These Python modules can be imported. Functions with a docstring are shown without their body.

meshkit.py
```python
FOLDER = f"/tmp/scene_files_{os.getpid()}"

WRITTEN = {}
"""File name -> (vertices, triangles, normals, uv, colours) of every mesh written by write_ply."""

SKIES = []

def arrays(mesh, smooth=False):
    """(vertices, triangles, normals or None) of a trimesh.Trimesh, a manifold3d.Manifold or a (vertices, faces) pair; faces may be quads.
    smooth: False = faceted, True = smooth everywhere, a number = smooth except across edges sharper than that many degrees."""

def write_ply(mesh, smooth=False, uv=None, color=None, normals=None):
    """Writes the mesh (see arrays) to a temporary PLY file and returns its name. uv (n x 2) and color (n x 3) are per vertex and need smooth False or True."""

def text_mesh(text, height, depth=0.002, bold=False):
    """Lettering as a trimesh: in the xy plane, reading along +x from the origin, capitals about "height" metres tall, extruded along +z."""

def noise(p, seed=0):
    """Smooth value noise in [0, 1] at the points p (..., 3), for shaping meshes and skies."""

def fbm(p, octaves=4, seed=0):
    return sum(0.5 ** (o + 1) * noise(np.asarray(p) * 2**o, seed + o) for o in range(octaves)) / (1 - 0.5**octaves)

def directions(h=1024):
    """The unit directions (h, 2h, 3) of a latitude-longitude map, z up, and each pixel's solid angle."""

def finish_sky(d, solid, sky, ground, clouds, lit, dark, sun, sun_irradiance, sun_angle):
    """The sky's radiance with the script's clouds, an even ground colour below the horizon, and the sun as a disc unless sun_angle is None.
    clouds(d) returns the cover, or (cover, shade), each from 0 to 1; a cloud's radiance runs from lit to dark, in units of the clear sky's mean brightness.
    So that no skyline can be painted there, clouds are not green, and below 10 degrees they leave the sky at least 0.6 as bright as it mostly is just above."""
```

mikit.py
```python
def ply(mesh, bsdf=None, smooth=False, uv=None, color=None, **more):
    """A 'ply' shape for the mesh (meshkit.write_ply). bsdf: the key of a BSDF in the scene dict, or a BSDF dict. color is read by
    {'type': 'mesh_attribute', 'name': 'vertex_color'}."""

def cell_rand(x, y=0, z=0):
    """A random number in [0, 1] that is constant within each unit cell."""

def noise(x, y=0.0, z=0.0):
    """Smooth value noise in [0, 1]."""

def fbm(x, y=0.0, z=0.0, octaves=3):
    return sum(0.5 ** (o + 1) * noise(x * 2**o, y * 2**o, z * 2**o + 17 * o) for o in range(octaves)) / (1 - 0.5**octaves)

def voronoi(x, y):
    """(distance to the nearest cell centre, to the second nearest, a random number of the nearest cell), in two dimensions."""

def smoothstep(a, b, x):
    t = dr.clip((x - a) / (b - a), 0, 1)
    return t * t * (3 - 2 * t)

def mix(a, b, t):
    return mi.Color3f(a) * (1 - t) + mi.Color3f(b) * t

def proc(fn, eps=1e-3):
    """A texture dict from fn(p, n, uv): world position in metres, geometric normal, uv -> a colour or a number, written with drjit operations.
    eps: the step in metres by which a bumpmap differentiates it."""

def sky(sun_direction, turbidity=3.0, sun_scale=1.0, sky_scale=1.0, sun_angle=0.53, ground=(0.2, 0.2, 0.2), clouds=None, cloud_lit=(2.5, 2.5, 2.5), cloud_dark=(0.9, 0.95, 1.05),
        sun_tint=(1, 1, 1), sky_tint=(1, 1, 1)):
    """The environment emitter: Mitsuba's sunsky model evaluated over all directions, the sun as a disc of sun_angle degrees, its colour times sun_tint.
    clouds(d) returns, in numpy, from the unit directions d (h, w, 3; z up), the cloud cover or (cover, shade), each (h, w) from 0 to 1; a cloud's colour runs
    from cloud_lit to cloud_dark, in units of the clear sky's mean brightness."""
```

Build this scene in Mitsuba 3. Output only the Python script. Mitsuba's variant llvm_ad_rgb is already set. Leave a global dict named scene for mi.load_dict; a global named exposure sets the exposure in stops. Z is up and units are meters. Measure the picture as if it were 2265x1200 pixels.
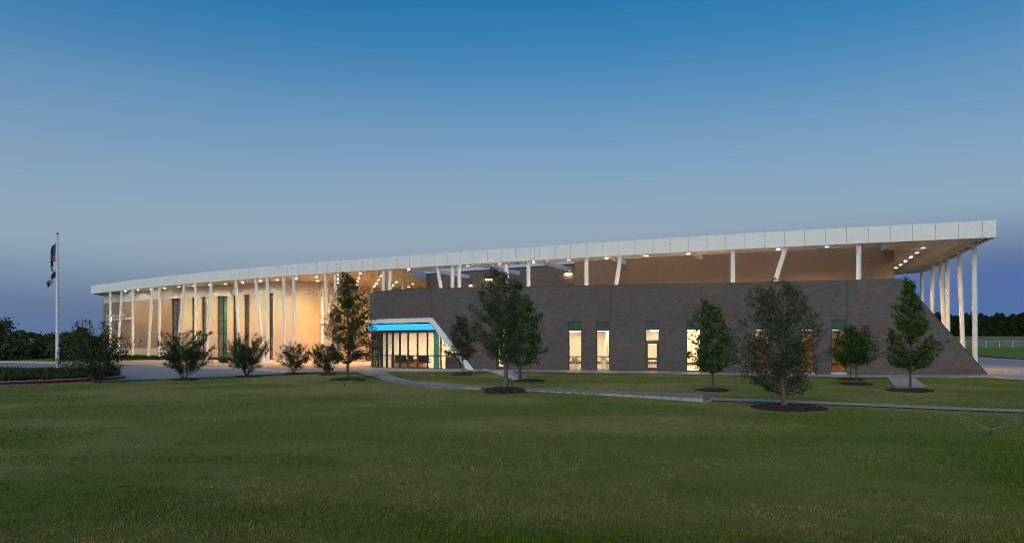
import math, random
import numpy as np, trimesh, shapely
import shapely.geometry as sg
from shapely import affinity
from scipy.interpolate import RBFInterpolator, CubicSpline
import drjit as dr
import mitsuba as mi, mikit, meshkit
from mikit import proc, noise, fbm, cell_rand, smoothstep, mix

T = mi.ScalarTransform4f
scene, labels = {}, {}
# ------------------------------------------------------------------ camera, sky, exposure
F, CX, HZ, EYE = 1550.0, 1132.5, 766.0, 1.8          # focal length, centre column and horizon row of the photograph's frame (2265 x 1200), eye height
scene['camera'] = {'type': 'perspective', 'fov': 2 * math.degrees(math.atan(1132.5 / F)), 'fov_axis': 'x', 'near_clip': 0.1, 'far_clip': 6000.0,
                   'principal_point_offset_y': -166 / 1200., 'to_world': T().look_at(origin=[0, 0, EYE], target=[0, 1, EYE], up=[0, 0, 1])}


def ss(a, b, x):
    t = np.clip((x - a) / (b - a), 0, 1)
    return t * t * (3 - 2 * t)


def dusk(d):                                            # the belt of dusk haze over the horizon away from the sunset
    e = np.degrees(np.arcsin(np.clip(d[..., 2], -1, 1)))
    az = np.arctan2(d[..., 0], d[..., 1])
    n = meshkit.fbm(np.stack([d[..., 0] * 2.5, d[..., 1] * 2.5, d[..., 2] * 14], -1), 3) - 0.5
    north, right = 0.5 + 0.5 * np.cos(az), 0.5 + 0.5 * np.sin(az)
    e2 = e + 1.6 * n
    cover = (1 - ss(6, 27, e2)) * (0.35 + 0.65 * north)
    shade = (1 - ss(1.4 + 2.2 * ss(.4, .8, right), 8.2 + 2.2 * ss(.3, .8, right), e2)) * (0.80 + 0.25 * ss(.3, .8, right)) * ss(0.05, .5, north)
    return np.clip(cover, 0, 1), np.clip(shade, 0, 1)


scene['sky'] = {**mikit.sky((-0.3, -1, 0.50), turbidity=3, sun_angle=50, sun_scale=1.0, sun_tint=(1.14, 1.18, 1.45), sky_scale=1.22, sky_tint=(.50, 2.35, 3.35),
                            clouds=dusk, cloud_lit=(1.46, 1.87, 2.27), cloud_dark=(.30, .45, 1.18), ground=(.06, .07, .04)), 'sampling_weight': 45.0}
exposure = 0.0

# ------------------------------------------------------------------ helpers
seen = {}


def num(key):
    n = seen.get(key, -1) + 1
    seen[key] = n
    return key if n == 0 else f'{key}_{n:03d}'


def obj(key, mesh, m, smooth=False, **kw):
    key = num(key)
    scene[key] = mikit.ply(mesh, m, smooth=smooth, **kw)
    return key


def lab(key, label, cat=None, group=None, kind=None):
    d = {}
    if label: d['label'] = label
    if cat: d['category'] = cat
    if group: d['group'] = group
    if kind: d['kind'] = kind
    labels[key] = d
    return key


def cat(ms):
    return trimesh.util.concatenate([m for m in ms if m is not None])


def box(c, s, rz=0.0):
    b = trimesh.creation.box(extents=s)
    if rz: b.apply_transform(trimesh.transformations.rotation_matrix(rz, [0, 0, 1]))
    b.apply_translation(c)
    return b


def bbox(x0, x1, y0, y1, z0, z1):
    return trimesh.creation.box(bounds=[[min(x0, x1), min(y0, y1), min(z0, z1)], [max(x0, x1), max(y0, y1), max(z0, z1)]])


def tube(pts, rad, n=6, cap=True):
    p = np.asarray(pts, float)
    r = np.broadcast_to(rad, (len(p),)).astype(float)
    t = np.gradient(p, axis=0)
    t /= np.linalg.norm(t, axis=1, keepdims=True) + 1e-12
    a = np.cross(t, np.where(np.abs(t[:, 2:]) < 0.9, [0, 0, 1.0], [1.0, 0, 0]))
    a /= np.linalg.norm(a, axis=1, keepdims=True) + 1e-12
    b = np.cross(t, a)
    g = np.arange(n) * 2 * np.pi / n
    v = p[:, None] + r[:, None, None] * (np.cos(g)[None, :, None] * a[:, None] + np.sin(g)[None, :, None] * b[:, None])
    i, j = np.meshgrid(np.arange(len(p) - 1), np.arange(n), indexing='ij')
    q = np.stack([i * n + j, i * n + (j + 1) % n, (i + 1) * n + (j + 1) % n, (i + 1) * n + j], -1).reshape(-1, 4)
    f = np.vstack([q[:, [0, 1, 2]], q[:, [0, 2, 3]]])
    v = v.reshape(-1, 3)
    if cap:
        k = len(v)
        v = np.vstack([v, p[:1], p[-1:]])
        jj = np.arange(n)
        f = np.vstack([f, np.stack([jj * 0 + k, (jj + 1) % n, jj], 1), np.stack([jj * 0 + k + 1, (len(p) - 1) * n + jj, (len(p) - 1) * n + (jj + 1) % n], 1)])
    return trimesh.Trimesh(v, f, process=False)


def lathe(prof, c=(0, 0, 0), n=20):
    m = trimesh.creation.revolve(np.asarray(prof, float), sections=n)
    m.apply_translation(c)
    return m


def rgb(*v):
    return {'type': 'rgb', 'value': list(v)}


def mat(name, base, rough=0.6, spec=0.3, metal=0.0, bump=None, scale=None):
    b = {'type': 'principled', 'base_color': base if isinstance(base, dict) else rgb(*base), 'roughness': rough, 'specular': spec, 'metallic': metal}
    if bump is not None:
        b = {'type': 'bumpmap', 'arbitrary': bump, 'scale': scale, 'bsdf': b}
    scene[name] = {'type': 'twosided', 'bsdf': b}


# ------------------------------------------------------------------ materials
def running_bond(u, z, L, H, joint):
    row = dr.floor(z / H)
    x = u / L + 0.5 * (row - 2 * dr.floor(row * 0.5))
    fx, fz = x - dr.floor(x), z / H - row
    m = dr.minimum(dr.minimum(fx, 1 - fx) * L, dr.minimum(fz, 1 - fz) * H)
    return dr.floor(x), row, 1 - smoothstep(joint * 0.4, joint, m)


def dark_brick(p, n, uv):
    bx, bz, j = running_bond(uv[0], uv[1], 0.25, 0.074, 0.008)
    r = cell_rand(bx, bz, 3)
    patch = noise(uv[0] * 0.8, uv[1] * 1.5, 4.0)
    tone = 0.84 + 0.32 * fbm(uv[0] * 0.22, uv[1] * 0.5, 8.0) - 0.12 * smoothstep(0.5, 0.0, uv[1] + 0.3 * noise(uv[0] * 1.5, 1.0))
    red = smoothstep(0.0, 0.02, r - (0.95 - 0.20 * patch))
    g = cell_rand(bx, bz, 9)
    base = mix((0.078, 0.073, 0.070), (0.122, 0.114, 0.109), g)
    base = mix(base, mix((0.165, 0.060, 0.041), (0.24, 0.085, 0.054), g), red)
    return mix(base, (0.115, 0.11, 0.11), j * 0.75) * tone


def tan_brick(p, n, uv):
    bx, bz, j = running_bond(uv[0], uv[1], 0.295, 0.074, 0.008)
    g = cell_rand(bx, bz, 9)
    w = fbm(uv[0] * 0.4, uv[1] * 0.7, 2.0)
    base = mix((0.43, 0.335, 0.235), (0.53, 0.43, 0.31), 0.65 * g + 0.35 * w)
    return mix(base, (0.56, 0.48, 0.38), j * 0.6)


def brown_brick(p, n, uv):
    bx, bz, j = running_bond(uv[0], uv[1], 0.295, 0.074, 0.008)
    g = cell_rand(bx, bz, 9)
    w = fbm(uv[0] * 0.5, uv[1] * 0.8, 2.0)
    base = mix((0.20, 0.150, 0.115), (0.28, 0.21, 0.16), 0.6 * g + 0.4 * w)
    return mix(base, (0.30, 0.24, 0.19), j * 0.6)


def dot_brick(p, n, uv):
    bx, bz, j = running_bond(uv[0], uv[1], 0.21, 0.09, 0.012)
    fx = uv[0] / 0.21 + 0.5 * (bz - 2 * dr.floor(bz * 0.5))
    fx = dr.abs(fx - dr.floor(fx) - 0.5)
    head = 1 - smoothstep(0.14, 0.20, fx)
    g = cell_rand(bx, bz, 9)
    base = mix((0.12, 0.078, 0.055), (0.17, 0.11, 0.08), g)
    base = mix(base, (0.38, 0.29, 0.21), head * 0.8)
    return mix(base, (0.12, 0.085, 0.06), j * 0.6)


def pave(p, n, uv):
    w = fbm(p.x * 0.35, p.y * 0.35, 1.0, octaves=4)
    f = noise(p.x * 9, p.y * 9, 2.0)
    jx, jy = p.x / 3.0 + 0.06 * p.y, p.y / 3.0
    jx, jy = dr.abs(jx - dr.floor(jx) - 0.5), dr.abs(jy - dr.floor(jy) - 0.5)
    j = 1 - smoothstep(0.004, 0.010, 0.5 - dr.maximum(jx, jy))
    c = mix((0.20, 0.170, 0.150), (0.33, 0.285, 0.25), 0.7 * w + 0.3 * f)
    return mix(c, (0.10, 0.085, 0.075), j * 0.8)


def paver(p, n, uv):
    w = fbm(p.x * 0.25, p.y * 0.25, 5.0, octaves=3)
    g = cell_rand(dr.floor(p.x / 0.4), dr.floor(p.y / 0.4), 2)
    return mix((0.25, 0.185, 0.15), (0.36, 0.275, 0.225), 0.5 * w + 0.5 * g)


def road_fn(p, n, uv):
    w = fbm(p.x * 0.2, p.y * 0.2, 3.0, octaves=4)
    f = noise(p.x * 14, p.y * 14, 2.0)
    return mix((0.165, 0.150, 0.155), (0.275, 0.255, 0.255), 0.65 * w + 0.35 * f)


def soil(p, n, uv):
    w = fbm(p.x * 0.25, p.y * 0.25, 1.0, octaves=4)
    f = fbm(p.x * 6, p.y * 6, 7.0, octaves=2)
    c = mix((0.078, 0.098, 0.013), (0.19, 0.16, 0.055), smoothstep(0.35, 0.75, w) * 0.7 + 0.3 * f)
    far = smoothstep(95.0, 125.0, p.y) * smoothstep(20.0, 40.0, p.x)
    lush = mix((0.052, 0.105, 0.014), (0.080, 0.135, 0.022), f)
    straw = mix((0.12, 0.115, 0.065), (0.085, 0.10, 0.045), w)
    fieldc = mix(lush, straw, smoothstep(150.0, 165.0, p.y + 14 * w))
    return mix(c, fieldc, far)


def conc(p, n, uv):
    w = fbm(p.x * 2.2, p.y * 2.2, p.z * 2.2, octaves=3)
    return mix((0.36, 0.35, 0.33), (0.50, 0.49, 0.47), w)


def wet_conc(p, n, uv):                                 # the seat wall: its upper edge is wet, with drips running down
    w = fbm(p.x * 2.2, p.y * 2.2, p.z * 2.2, octaves=3)
    drip = noise(uv[0] * 11, 3.0) * 0.6 + noise(uv[0] * 31, 9.0) * 0.4
    wet = smoothstep(0.0, 0.06, uv[1] - (0.78 - 0.55 * smoothstep(0.5, 0.95, drip)))
    return mix(mix((0.36, 0.35, 0.335), (0.47, 0.46, 0.445), w), (0.13, 0.125, 0.12), wet * 0.85)


def mulch_fn(p, n, uv):
    g = noise(p.x * 26, p.y * 26, p.z * 26)
    return mix((0.020, 0.015, 0.012), (0.075, 0.052, 0.040), g)


def bark_fn(p, n, uv):
    g = fbm(p.x * 14, p.y * 14, p.z * 5, octaves=3)
    return mix((0.060, 0.050, 0.042), (0.17, 0.15, 0.13), g)


def wood_fn(p, n, uv):
    g = noise(p.x * 2.0 + p.y * 2.0, p.z * 0.8, 3.0)
    return mix((0.36, 0.17, 0.045), (0.52, 0.27, 0.085), g)


mat('white_panel', (0.74, 0.74, 0.73), 0.35, 0.4)
mat('white_metal', (0.66, 0.65, 0.64), 0.45, 0.4)
mat('column_paint', (0.74, 0.73, 0.72), 0.4, 0.4)
mat('joint_dark', (0.09, 0.09, 0.095), 0.7)
mat('joint_grey', (0.30, 0.30, 0.31), 0.7)
mat('soffit_metal', (0.50, 0.47, 0.44), 0.42, 0.5)
mat('soffit_metal_light', (0.56, 0.53, 0.495), 0.42, 0.5)
mat('soffit_metal_dark', (0.41, 0.385, 0.36), 0.42, 0.5)
mat('band_metal', (0.60, 0.56, 0.50), 0.45, 0.4)
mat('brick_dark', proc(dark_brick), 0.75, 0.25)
mat('brick_tan', proc(tan_brick), 0.8, 0.2)
mat('brick_brown', proc(brown_brick), 0.8, 0.2)
mat('brick_dot', proc(dot_brick), 0.75, 0.2)
mat('stone_pale', (0.52, 0.44, 0.36), 0.8)
mat('concrete', proc(conc), 0.75, 0.3)
mat('wet_concrete', proc(wet_conc), 0.5, 0.4)
mat('pavement', proc(pave), 0.6, 0.35)
mat('paver', proc(paver), 0.65, 0.3)
mat('asphalt', proc(road_fn), 0.6, 0.35)
mat('ground_soil', proc(soil), 0.9, 0.1)
mat('mulch', proc(mulch_fn), 0.9, 0.1)
mat('bark', proc(bark_fn), 0.85, 0.15)
mat('kerb_red', (0.32, 0.025, 0.030), 0.5)
mat('frame_bronze', (0.030, 0.025, 0.021), 0.4, 0.5)
mat('green_glass', (0.022, 0.062, 0.050), 0.3, 0.25)
mat('green_paint', (0.10, 0.30, 0.21), 0.5)
mat('cream', (0.80, 0.75, 0.66), 0.8, 0.2)
mat('floor_pale', (0.62, 0.58, 0.50), 0.45, 0.4)
mat('floor_amber', (0.50, 0.34, 0.14), 0.4, 0.4)
mat('wood', proc(wood_fn), 0.55, 0.3)
mat('orange_wood', (0.55, 0.25, 0.06), 0.5)
mat('black_fabric', (0.030, 0.030, 0.034), 0.7)
mat('grey_plastic', (0.40, 0.39, 0.37), 0.5)
mat('dark_metal', (0.035, 0.033, 0.035), 0.45, 0.5)
mat('chrome', (0.55, 0.55, 0.55), 0.25, 0.5, 0.9)
mat('letter_white', (0.78, 0.78, 0.78), 0.4)
mat('roof_deck', (0.45, 0.44, 0.42), 0.8)
mat('pole_aluminium', (0.66, 0.67, 0.70), 0.35, 0.5)
mat('gold', (0.70, 0.42, 0.10), 0.3, 0.5, 0.9)
mat('rubber', (0.018, 0.018, 0.018), 0.8)
mat('car_dark', (0.045, 0.048, 0.055), 0.25, 0.6)
mat('car_pale', (0.52, 0.50, 0.45), 0.25, 0.6)
mat('lamp_glass', (0.7, 0.7, 0.68), 0.15, 0.6)
mat('red_lamp', (0.4, 0.02, 0.02), 0.2, 0.6)
mat('rust_paint', (0.10, 0.035, 0.025), 0.6)
mat('hydrant_paint', (0.55, 0.62, 0.66), 0.4)
mat('galvanised', (0.48, 0.52, 0.54), 0.4, 0.5)
mat('water_spray', (0.75, 0.80, 0.85), 0.3, 0.5)
mat('roof_shingle', (0.20, 0.155, 0.13), 0.85)
mat('siding', (0.33, 0.28, 0.24), 0.8)
mat('flower_white', (0.70, 0.70, 0.66), 0.7)
mat('exit_red', (0.8, 0.12, 0.05), 0.5)
scene['glass'] = {'type': 'thindielectric', 'int_ior': 1.5}
scene['leaf'] = {'type': 'twosided', 'bsdf': {'type': 'diffuse', 'reflectance': {'type': 'mesh_attribute', 'name': 'vertex_color'}}}
scene['cloth'] = {'type': 'twosided', 'bsdf': {'type': 'diffuse', 'reflectance': {'type': 'mesh_attribute', 'name': 'vertex_color'}}}


def glow(r, g, b):
    return {'type': 'area', 'radiance': rgb(r, g, b)}


# ------------------------------------------------------------------ the ground
def on_ray(px, py, Y):
    return ((px - CX) * Y / F, Y, EYE - (py - HZ) * Y / F)


ctrl = [(0, 0, 0), (-10, 0, 0), (10, 0, 0), (0, -40, 0), (-60, -10, 0), (60, -10, 0), (-15, 20, 0), (15, 20, 0), (0, 25, 0), (25, 22, 0), (-20, 30, 0), (-32, 34, 0), (-8, 40, 0), (8, 38, 0), (-60, 40, .05), (60, 30, 0),
        (-300, 120, .9), (0, 140, .6), (-120, 260, 2.0), (0, 260, 2.0), (140, 330, 5.4), (0, 900, 3), (-800, 900, 3), (800, 900, 6), (300, 100, 1), (-300, -100, 0), (300, -100, 0)]
ctrl += [on_ray(*a) for a in [(1000, 818, 54.2), (1443, 820, 50.7), (1600, 825, 49.6), (1880, 829.5, 47.5), (2183, 829, 45.8), (294, 789.3, 88), (457, 797, 80), (588, 804, 74.8), (603, 795, 79), (760, 796, 82.5), (300, 788, 91),
                              (720, 808, 69.5), (0, 800, 75), (0, 786, 110), (100, 785, 115), (-300, 790, 100), (2200, 790, 116), (2230, 815, 57), (2050, 790, 116), (2200, 768, 150), (2050, 768, 150), (2350, 768, 150), (2200, 743, 230), (2350, 743, 230), (2050, 743, 230)]]
ctrl = np.array(ctrl, float)
_rbf = RBFInterpolator(ctrl[:, :2] / 50, ctrl[:, 2], kernel='linear', smoothing=0.002)


def hraw(x, y):
    x, y = np.broadcast_arrays(np.asarray(x, float), np.asarray(y, float))
    q = np.stack([x.ravel(), y.ravel()], 1)
    z = _rbf(q / 50)
    near = 1 - ss(45, 70, q[:, 1])
    z = z + near * 0.07 * (meshkit.fbm(np.stack([q[:, 0] / 7, q[:, 1] / 7, q[:, 0] * 0], -1), 3) - 0.5)
    return z.reshape(x.shape)


gx = np.unique(np.concatenate([np.arange(-900, -100, 40), np.arange(-100, -62, 4), np.arange(-62, 66, 1.0), np.arange(66, 110, 4), np.arange(110, 931, 40)]))
gy = np.unique(np.concatenate([np.arange(-120, -20, 20), np.arange(-20, 130, 1.0), np.arange(130, 260, 5), np.arange(260, 1300, 60)]))
GX, GY = np.meshgrid(gx, gy)
GZ = hraw(GX, GY)
from scipy.interpolate import RegularGridInterpolator
_grid = RegularGridInterpolator((gy, gx), GZ, bounds_error=False, fill_value=None)


def h(x, y):
    x, y = np.broadcast_arrays(np.asarray(x, float), np.asarray(y, float))
    return _grid(np.stack([y.ravel(), x.ravel()], 1)).reshape(x.shape)


def G(px, py):
    """The point of the ground seen at a pixel of the photograph's frame."""
    px, py = np.asarray(px, float), np.asarray(py, float)
    Y = F * EYE / np.maximum(py - HZ, 6)
    for _ in range(40):
        X = (px - CX) * Y / F
        Y = 0.5 * Y + 0.5 * F * (EYE - h(X, Y)) / np.maximum(py - HZ, 1e-3)
    X = (px - CX) * Y / F
    return np.stack([X, Y, h(X, Y)], -1)


ny, nx = GX.shape
ii, jj = np.meshgrid(np.arange(ny - 1), np.arange(nx - 1), indexing='ij')
a0 = ii * nx + jj
gf = np.stack([a0, a0 + 1, a0 + nx + 1, a0 + nx], -1).reshape(-1, 4)
obj('lawn', (np.stack([GX, GY, GZ], -1).reshape(-1, 3), gf), 'ground_soil', smooth=True)
lab('lawn', 'dark green lawn with dry straw patches sloping gently in front of the school', kind='structure')

paved = []


def drape(poly, off, size=1.2):
    ms = []
    for g in getattr(poly, 'geoms', [poly]):
        v, f = trimesh.creation.triangulate_polygon(g, engine='earcut')
        v3 = np.column_stack([v, np.zeros(len(v))])
        v3, f = trimesh.remesh.subdivide_to_size(v3, f, size, max_iter=14)
        v3[:, 2] = h(v3[:, 0], v3[:, 1]) + off
        m = trimesh.Trimesh(v3, f, process=True)
        if m.face_normals[:, 2].mean() < 0: m.invert()
        ms.append(m)
    return cat(ms)


def gpoly(pts):
    p = np.array(pts, float)
    q = G(p[:, 0], p[:, 1])
    return sg.Polygon(q[:, :2]).buffer(0)


def sheet(key, poly, off, m, label, kind='structure'):
    paved.append(poly)
    k = obj(key, drape(poly, off), m)
    lab(k, label, kind=kind)
    return k


def ribbon(pts, w, z0, z1, uvs=False):
    """A kerb or low wall along ground points: pts (n,2), w = half width, z0 and z1 relative to the ground (numbers or arrays)."""
    p = np.asarray(pts, float)
    z0, z1 = np.broadcast_to(z0, len(p)), np.broadcast_to(z1, len(p))
    t = np.gradient(p, axis=0)
    t /= np.linalg.norm(t, axis=1, keepdims=True)
    nrm = np.stack([-t[:, 1], t[:, 0]], 1)
    g = h(p[:, 0], p[:, 1])
    u = np.concatenate([[0], np.cumsum(np.linalg.norm(np.diff(p, axis=0), axis=1))])
    prof = [(-1, 0), (-1, 1), (-.93, 1), (1, 1), (1, 0)]
    V, UV = [], []
    for s, k in prof:
        V.append(np.column_stack([p + nrm * (w * s), g + (z1 if k else z0) - (0.012 if (k and s == -1) else 0)]))
        UV.append(np.column_stack([u, np.full(len(p), (0.88 if s == -1 else 1.2) if k else 0.0)]))
    n = len(p)
    V = np.vstack(V)
    f = []
    for k in range(len(prof) - 1):
        a = np.arange(n - 1) + k * n
        f.append(np.stack([a, a + n, a + n + 1, a + 1], 1))
    f = np.vstack(f)
    e0, e1 = [k * n for k in range(5)], [k * n + n - 1 for k in range(5)]
    tri = np.vstack([f[:, [0, 1, 2]], f[:, [0, 2, 3]], [[e0[0], e0[3], e0[1]], [e0[0], e0[4], e0[3]], [e0[1], e0[3], e0[2]], [e1[0], e1[1], e1[3]], [e1[0], e1[3], e1[4]], [e1[1], e1[2], e1[3]]]])
    m = trimesh.Trimesh(V, tri, process=False)
    return (m, np.vstack(UV)) if uvs else m


def gline(pts, step=0.6):
    p = np.array(pts, float)
    q = G(p[:, 0], p[:, 1])[:, :2]
    u = np.concatenate([[0], np.cumsum(np.linalg.norm(np.diff(q, axis=0), axis=1))])
    n = max(3, int(u[-1] / step))
    s = np.linspace(0, u[-1], n)
    if len(q) > 3:
        c = CubicSpline(u, q)
        return c(s)
    return np.column_stack([np.interp(s, u, q[:, 0]), np.interp(s, u, q[:, 1])])


# the paved areas, outlined on the ground
lawn_edge = [(-400, 872), (-150, 862), (0, 855), (100, 848), (200, 843.5), (270, 840.5), (400, 837.5), (560, 830), (650, 826), (730, 823), (790, 824.5), (812, 832), (838, 838)]
road_poly = gpoly(lawn_edge[:9] + [(640, 823), (600, 821), (540, 817), (460, 814), (360, 809), (215, 805.5), (100, 803), (0, 801.5), (-400, 806)])
sheet('driveway', road_poly, 0.02, 'asphalt', 'grey asphalt driveway curving past the flagpole island to the entrance')
plaza_poly = gpoly([(215, 805.5), (360, 809), (460, 814), (540, 817), (600, 821), (640, 823), (650, 826), (730, 823), (790, 824.5), (812, 832), (838, 838), (905, 845.5), (883, 837.5), (852.5, 824), (900, 822.5), (880, 800), (760, 790), (560, 797), (470, 797), (330, 797), (215, 800)])
sheet('plaza', plaza_poly.difference(road_poly.buffer(0.05)), 0.05, 'paver', 'brown paved forecourt under the canopy between the driveway and the tan wall')
walk_poly = gpoly([(852, 822), (880, 815), (1100, 812), (1500, 812), (2000, 816), (2176, 823), (2230, 826), (2400, 835), (2400, 852), (2265, 842), (2180, 836.5), (2000, 836.5), (1880, 835.5), (1700, 833), (1600, 830.5), (1500, 828.5), (1300, 825.5), (1125, 822.5), (1062, 822), (1030, 822.5), (960, 823.5), (852.5, 824)])
sheet('building_walk', walk_poly, 0.035, 'pavement', 'pale concrete walk along the foot of the dark brick wall')
side_poly = gpoly([(838, 838), (852.5, 824), (883, 837.5), (915, 843.5), (975, 847.5), (1040, 854), (1050, 857), (998, 856.5), (957, 854.5), (917, 849.5), (883, 845.5), (850, 842)]).union(gpoly([(1500, 877), (1565, 878.5), (1600, 881.5), (1730, 885), (1860, 891), (2100, 901.5), (2265, 907), (2500, 918), (2500, 928),
                   (2265, 913.5), (2100, 907.5), (1860, 897), (1730, 892), (1600, 887.5), (1565, 886), (1500, 881.5)]))
sheet('sidewalk', side_poly, 0.03, 'pavement', 'narrow concrete sidewalk between the upper lawn and the front lawn')
path_poly = gpoly([(1098, 821), (1128, 821), (1150, 830), (1176, 838.5), (1152, 840), (1120, 830)])
sheet('door_path', path_poly, 0.045, 'pavement', 'short concrete path running down from the left door into the lawn')
stub_poly = gpoly([(1963, 835.5), (2020, 835.5), (2055, 859.5), (1980, 860.5)])
sheet('path_stub', stub_poly, 0.045, 'paver', 'short stub of concrete path ending in the lawn beside the slanted wall')
apron_poly = gpoly([(2120, 812), (2600, 825), (2600, 858), (2400, 850), (2230, 832), (2150, 830)])
sheet('side_apron', apron_poly, 0.05, 'pavement', 'pinkish concrete apron beside the slanted end of the wall')
rroad_poly = gpoly([(2000, 785), (2060, 785.5), (2140, 787.5), (2265, 795), (2450, 806), (2600, 815), (2600, 826), (2120, 813), (1950, 806)])
sheet('side_road', rroad_poly, 0.025, 'asphalt', 'bluish grey road beyond the right end of the building')

# kerbs and the seat wall
k = obj('kerb', ribbon(gline([(215, 805.5), (360, 809), (460, 814), (540, 817), (600, 821), (640, 823.5)]), 0.16, -.1, 0.14), 'concrete'); lab(k, 'pale concrete kerb between the driveway and the brown forecourt', 'kerb')
k = obj('kerb', ribbon(gline([(-400, 806), (0, 801.5), (100, 803), (170, 804.5)]), 0.2, -.1, 0.16), 'concrete'); lab(k, 'white kerb on the far side of the driveway at the left edge', 'kerb')
k = obj('red_kerb', ribbon(gline([(2000, 785), (2060, 785.5), (2140, 787.5), (2265, 795), (2450, 806), (2600, 815)]), 0.3, -.1, 0.22), 'kerb_red'); lab(k, 'red painted kerb along the far side of the road right of the building', 'kerb')
base = [(824, 831), (855, 840), (883, 846.7), (917, 850.8), (957, 855.3), (998, 857.5), (1100, 860), (1208, 865.3), (1300, 870.3), (1383, 875), (1467, 881), (1565, 888)]
sw = gline(base, 0.4)
fr = np.linspace(0, 1, len(sw))
m, uv = ribbon(sw[::-1], 0.24, -.15, np.interp(fr[::-1], [0, .3, .6, .82, .92, 1], [.03, .06, .11, .14, .20, .25]), True)
k = obj('seat_wall', m, 'wet_concrete', uv=uv); lab(k, 'low curved concrete seat wall with wet streaks between the two lawns', 'low wall')
paved.append(sg.LineString(sw).buffer(0.27))
k = obj('door_kerb', ribbon(gline([(1050, 822), (1062, 819.5), (1100, 826), (1146, 840)], 0.3), 0.14, -.1, 0.13), 'concrete'); lab(k, 'pale concrete kerb along the left side of the door path', 'kerb')
# the planted island round the flagpole
isl = gpoly([(-500, 866), (-150, 858.5), (30, 850.5), (120, 846.5), (200, 842.5), (262, 838.5), (272, 836), (268, 833), (230, 828), (150, 824.5), (100, 823), (-100, 824), (-500, 828)])
k = obj('island_bed', drape(isl.buffer(-0.2), 0.13), 'mulch'); lab(k, 'dark planted soil of the driveway island under the shrubs', kind='structure')
ring = np.array(isl.exterior.coords)[:-1]
rp = G(*np.array([(-500, 866), (-150, 858.5), (30, 850.5), (120, 846.5), (200, 842.5), (262, 838.5), (272, 836), (268, 833), (230, 828), (150, 824.5), (100, 823), (-100, 824), (-500, 828)]).T)[:, :2]
uu = np.concatenate([[0], np.cumsum(np.linalg.norm(np.diff(rp, axis=0), axis=1))])
su = np.linspace(0, uu[-1], int(uu[-1] / 0.35))
ikp = np.column_stack([np.interp(su, uu, rp[:, 0]), np.interp(su, uu, rp[:, 1])])
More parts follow.
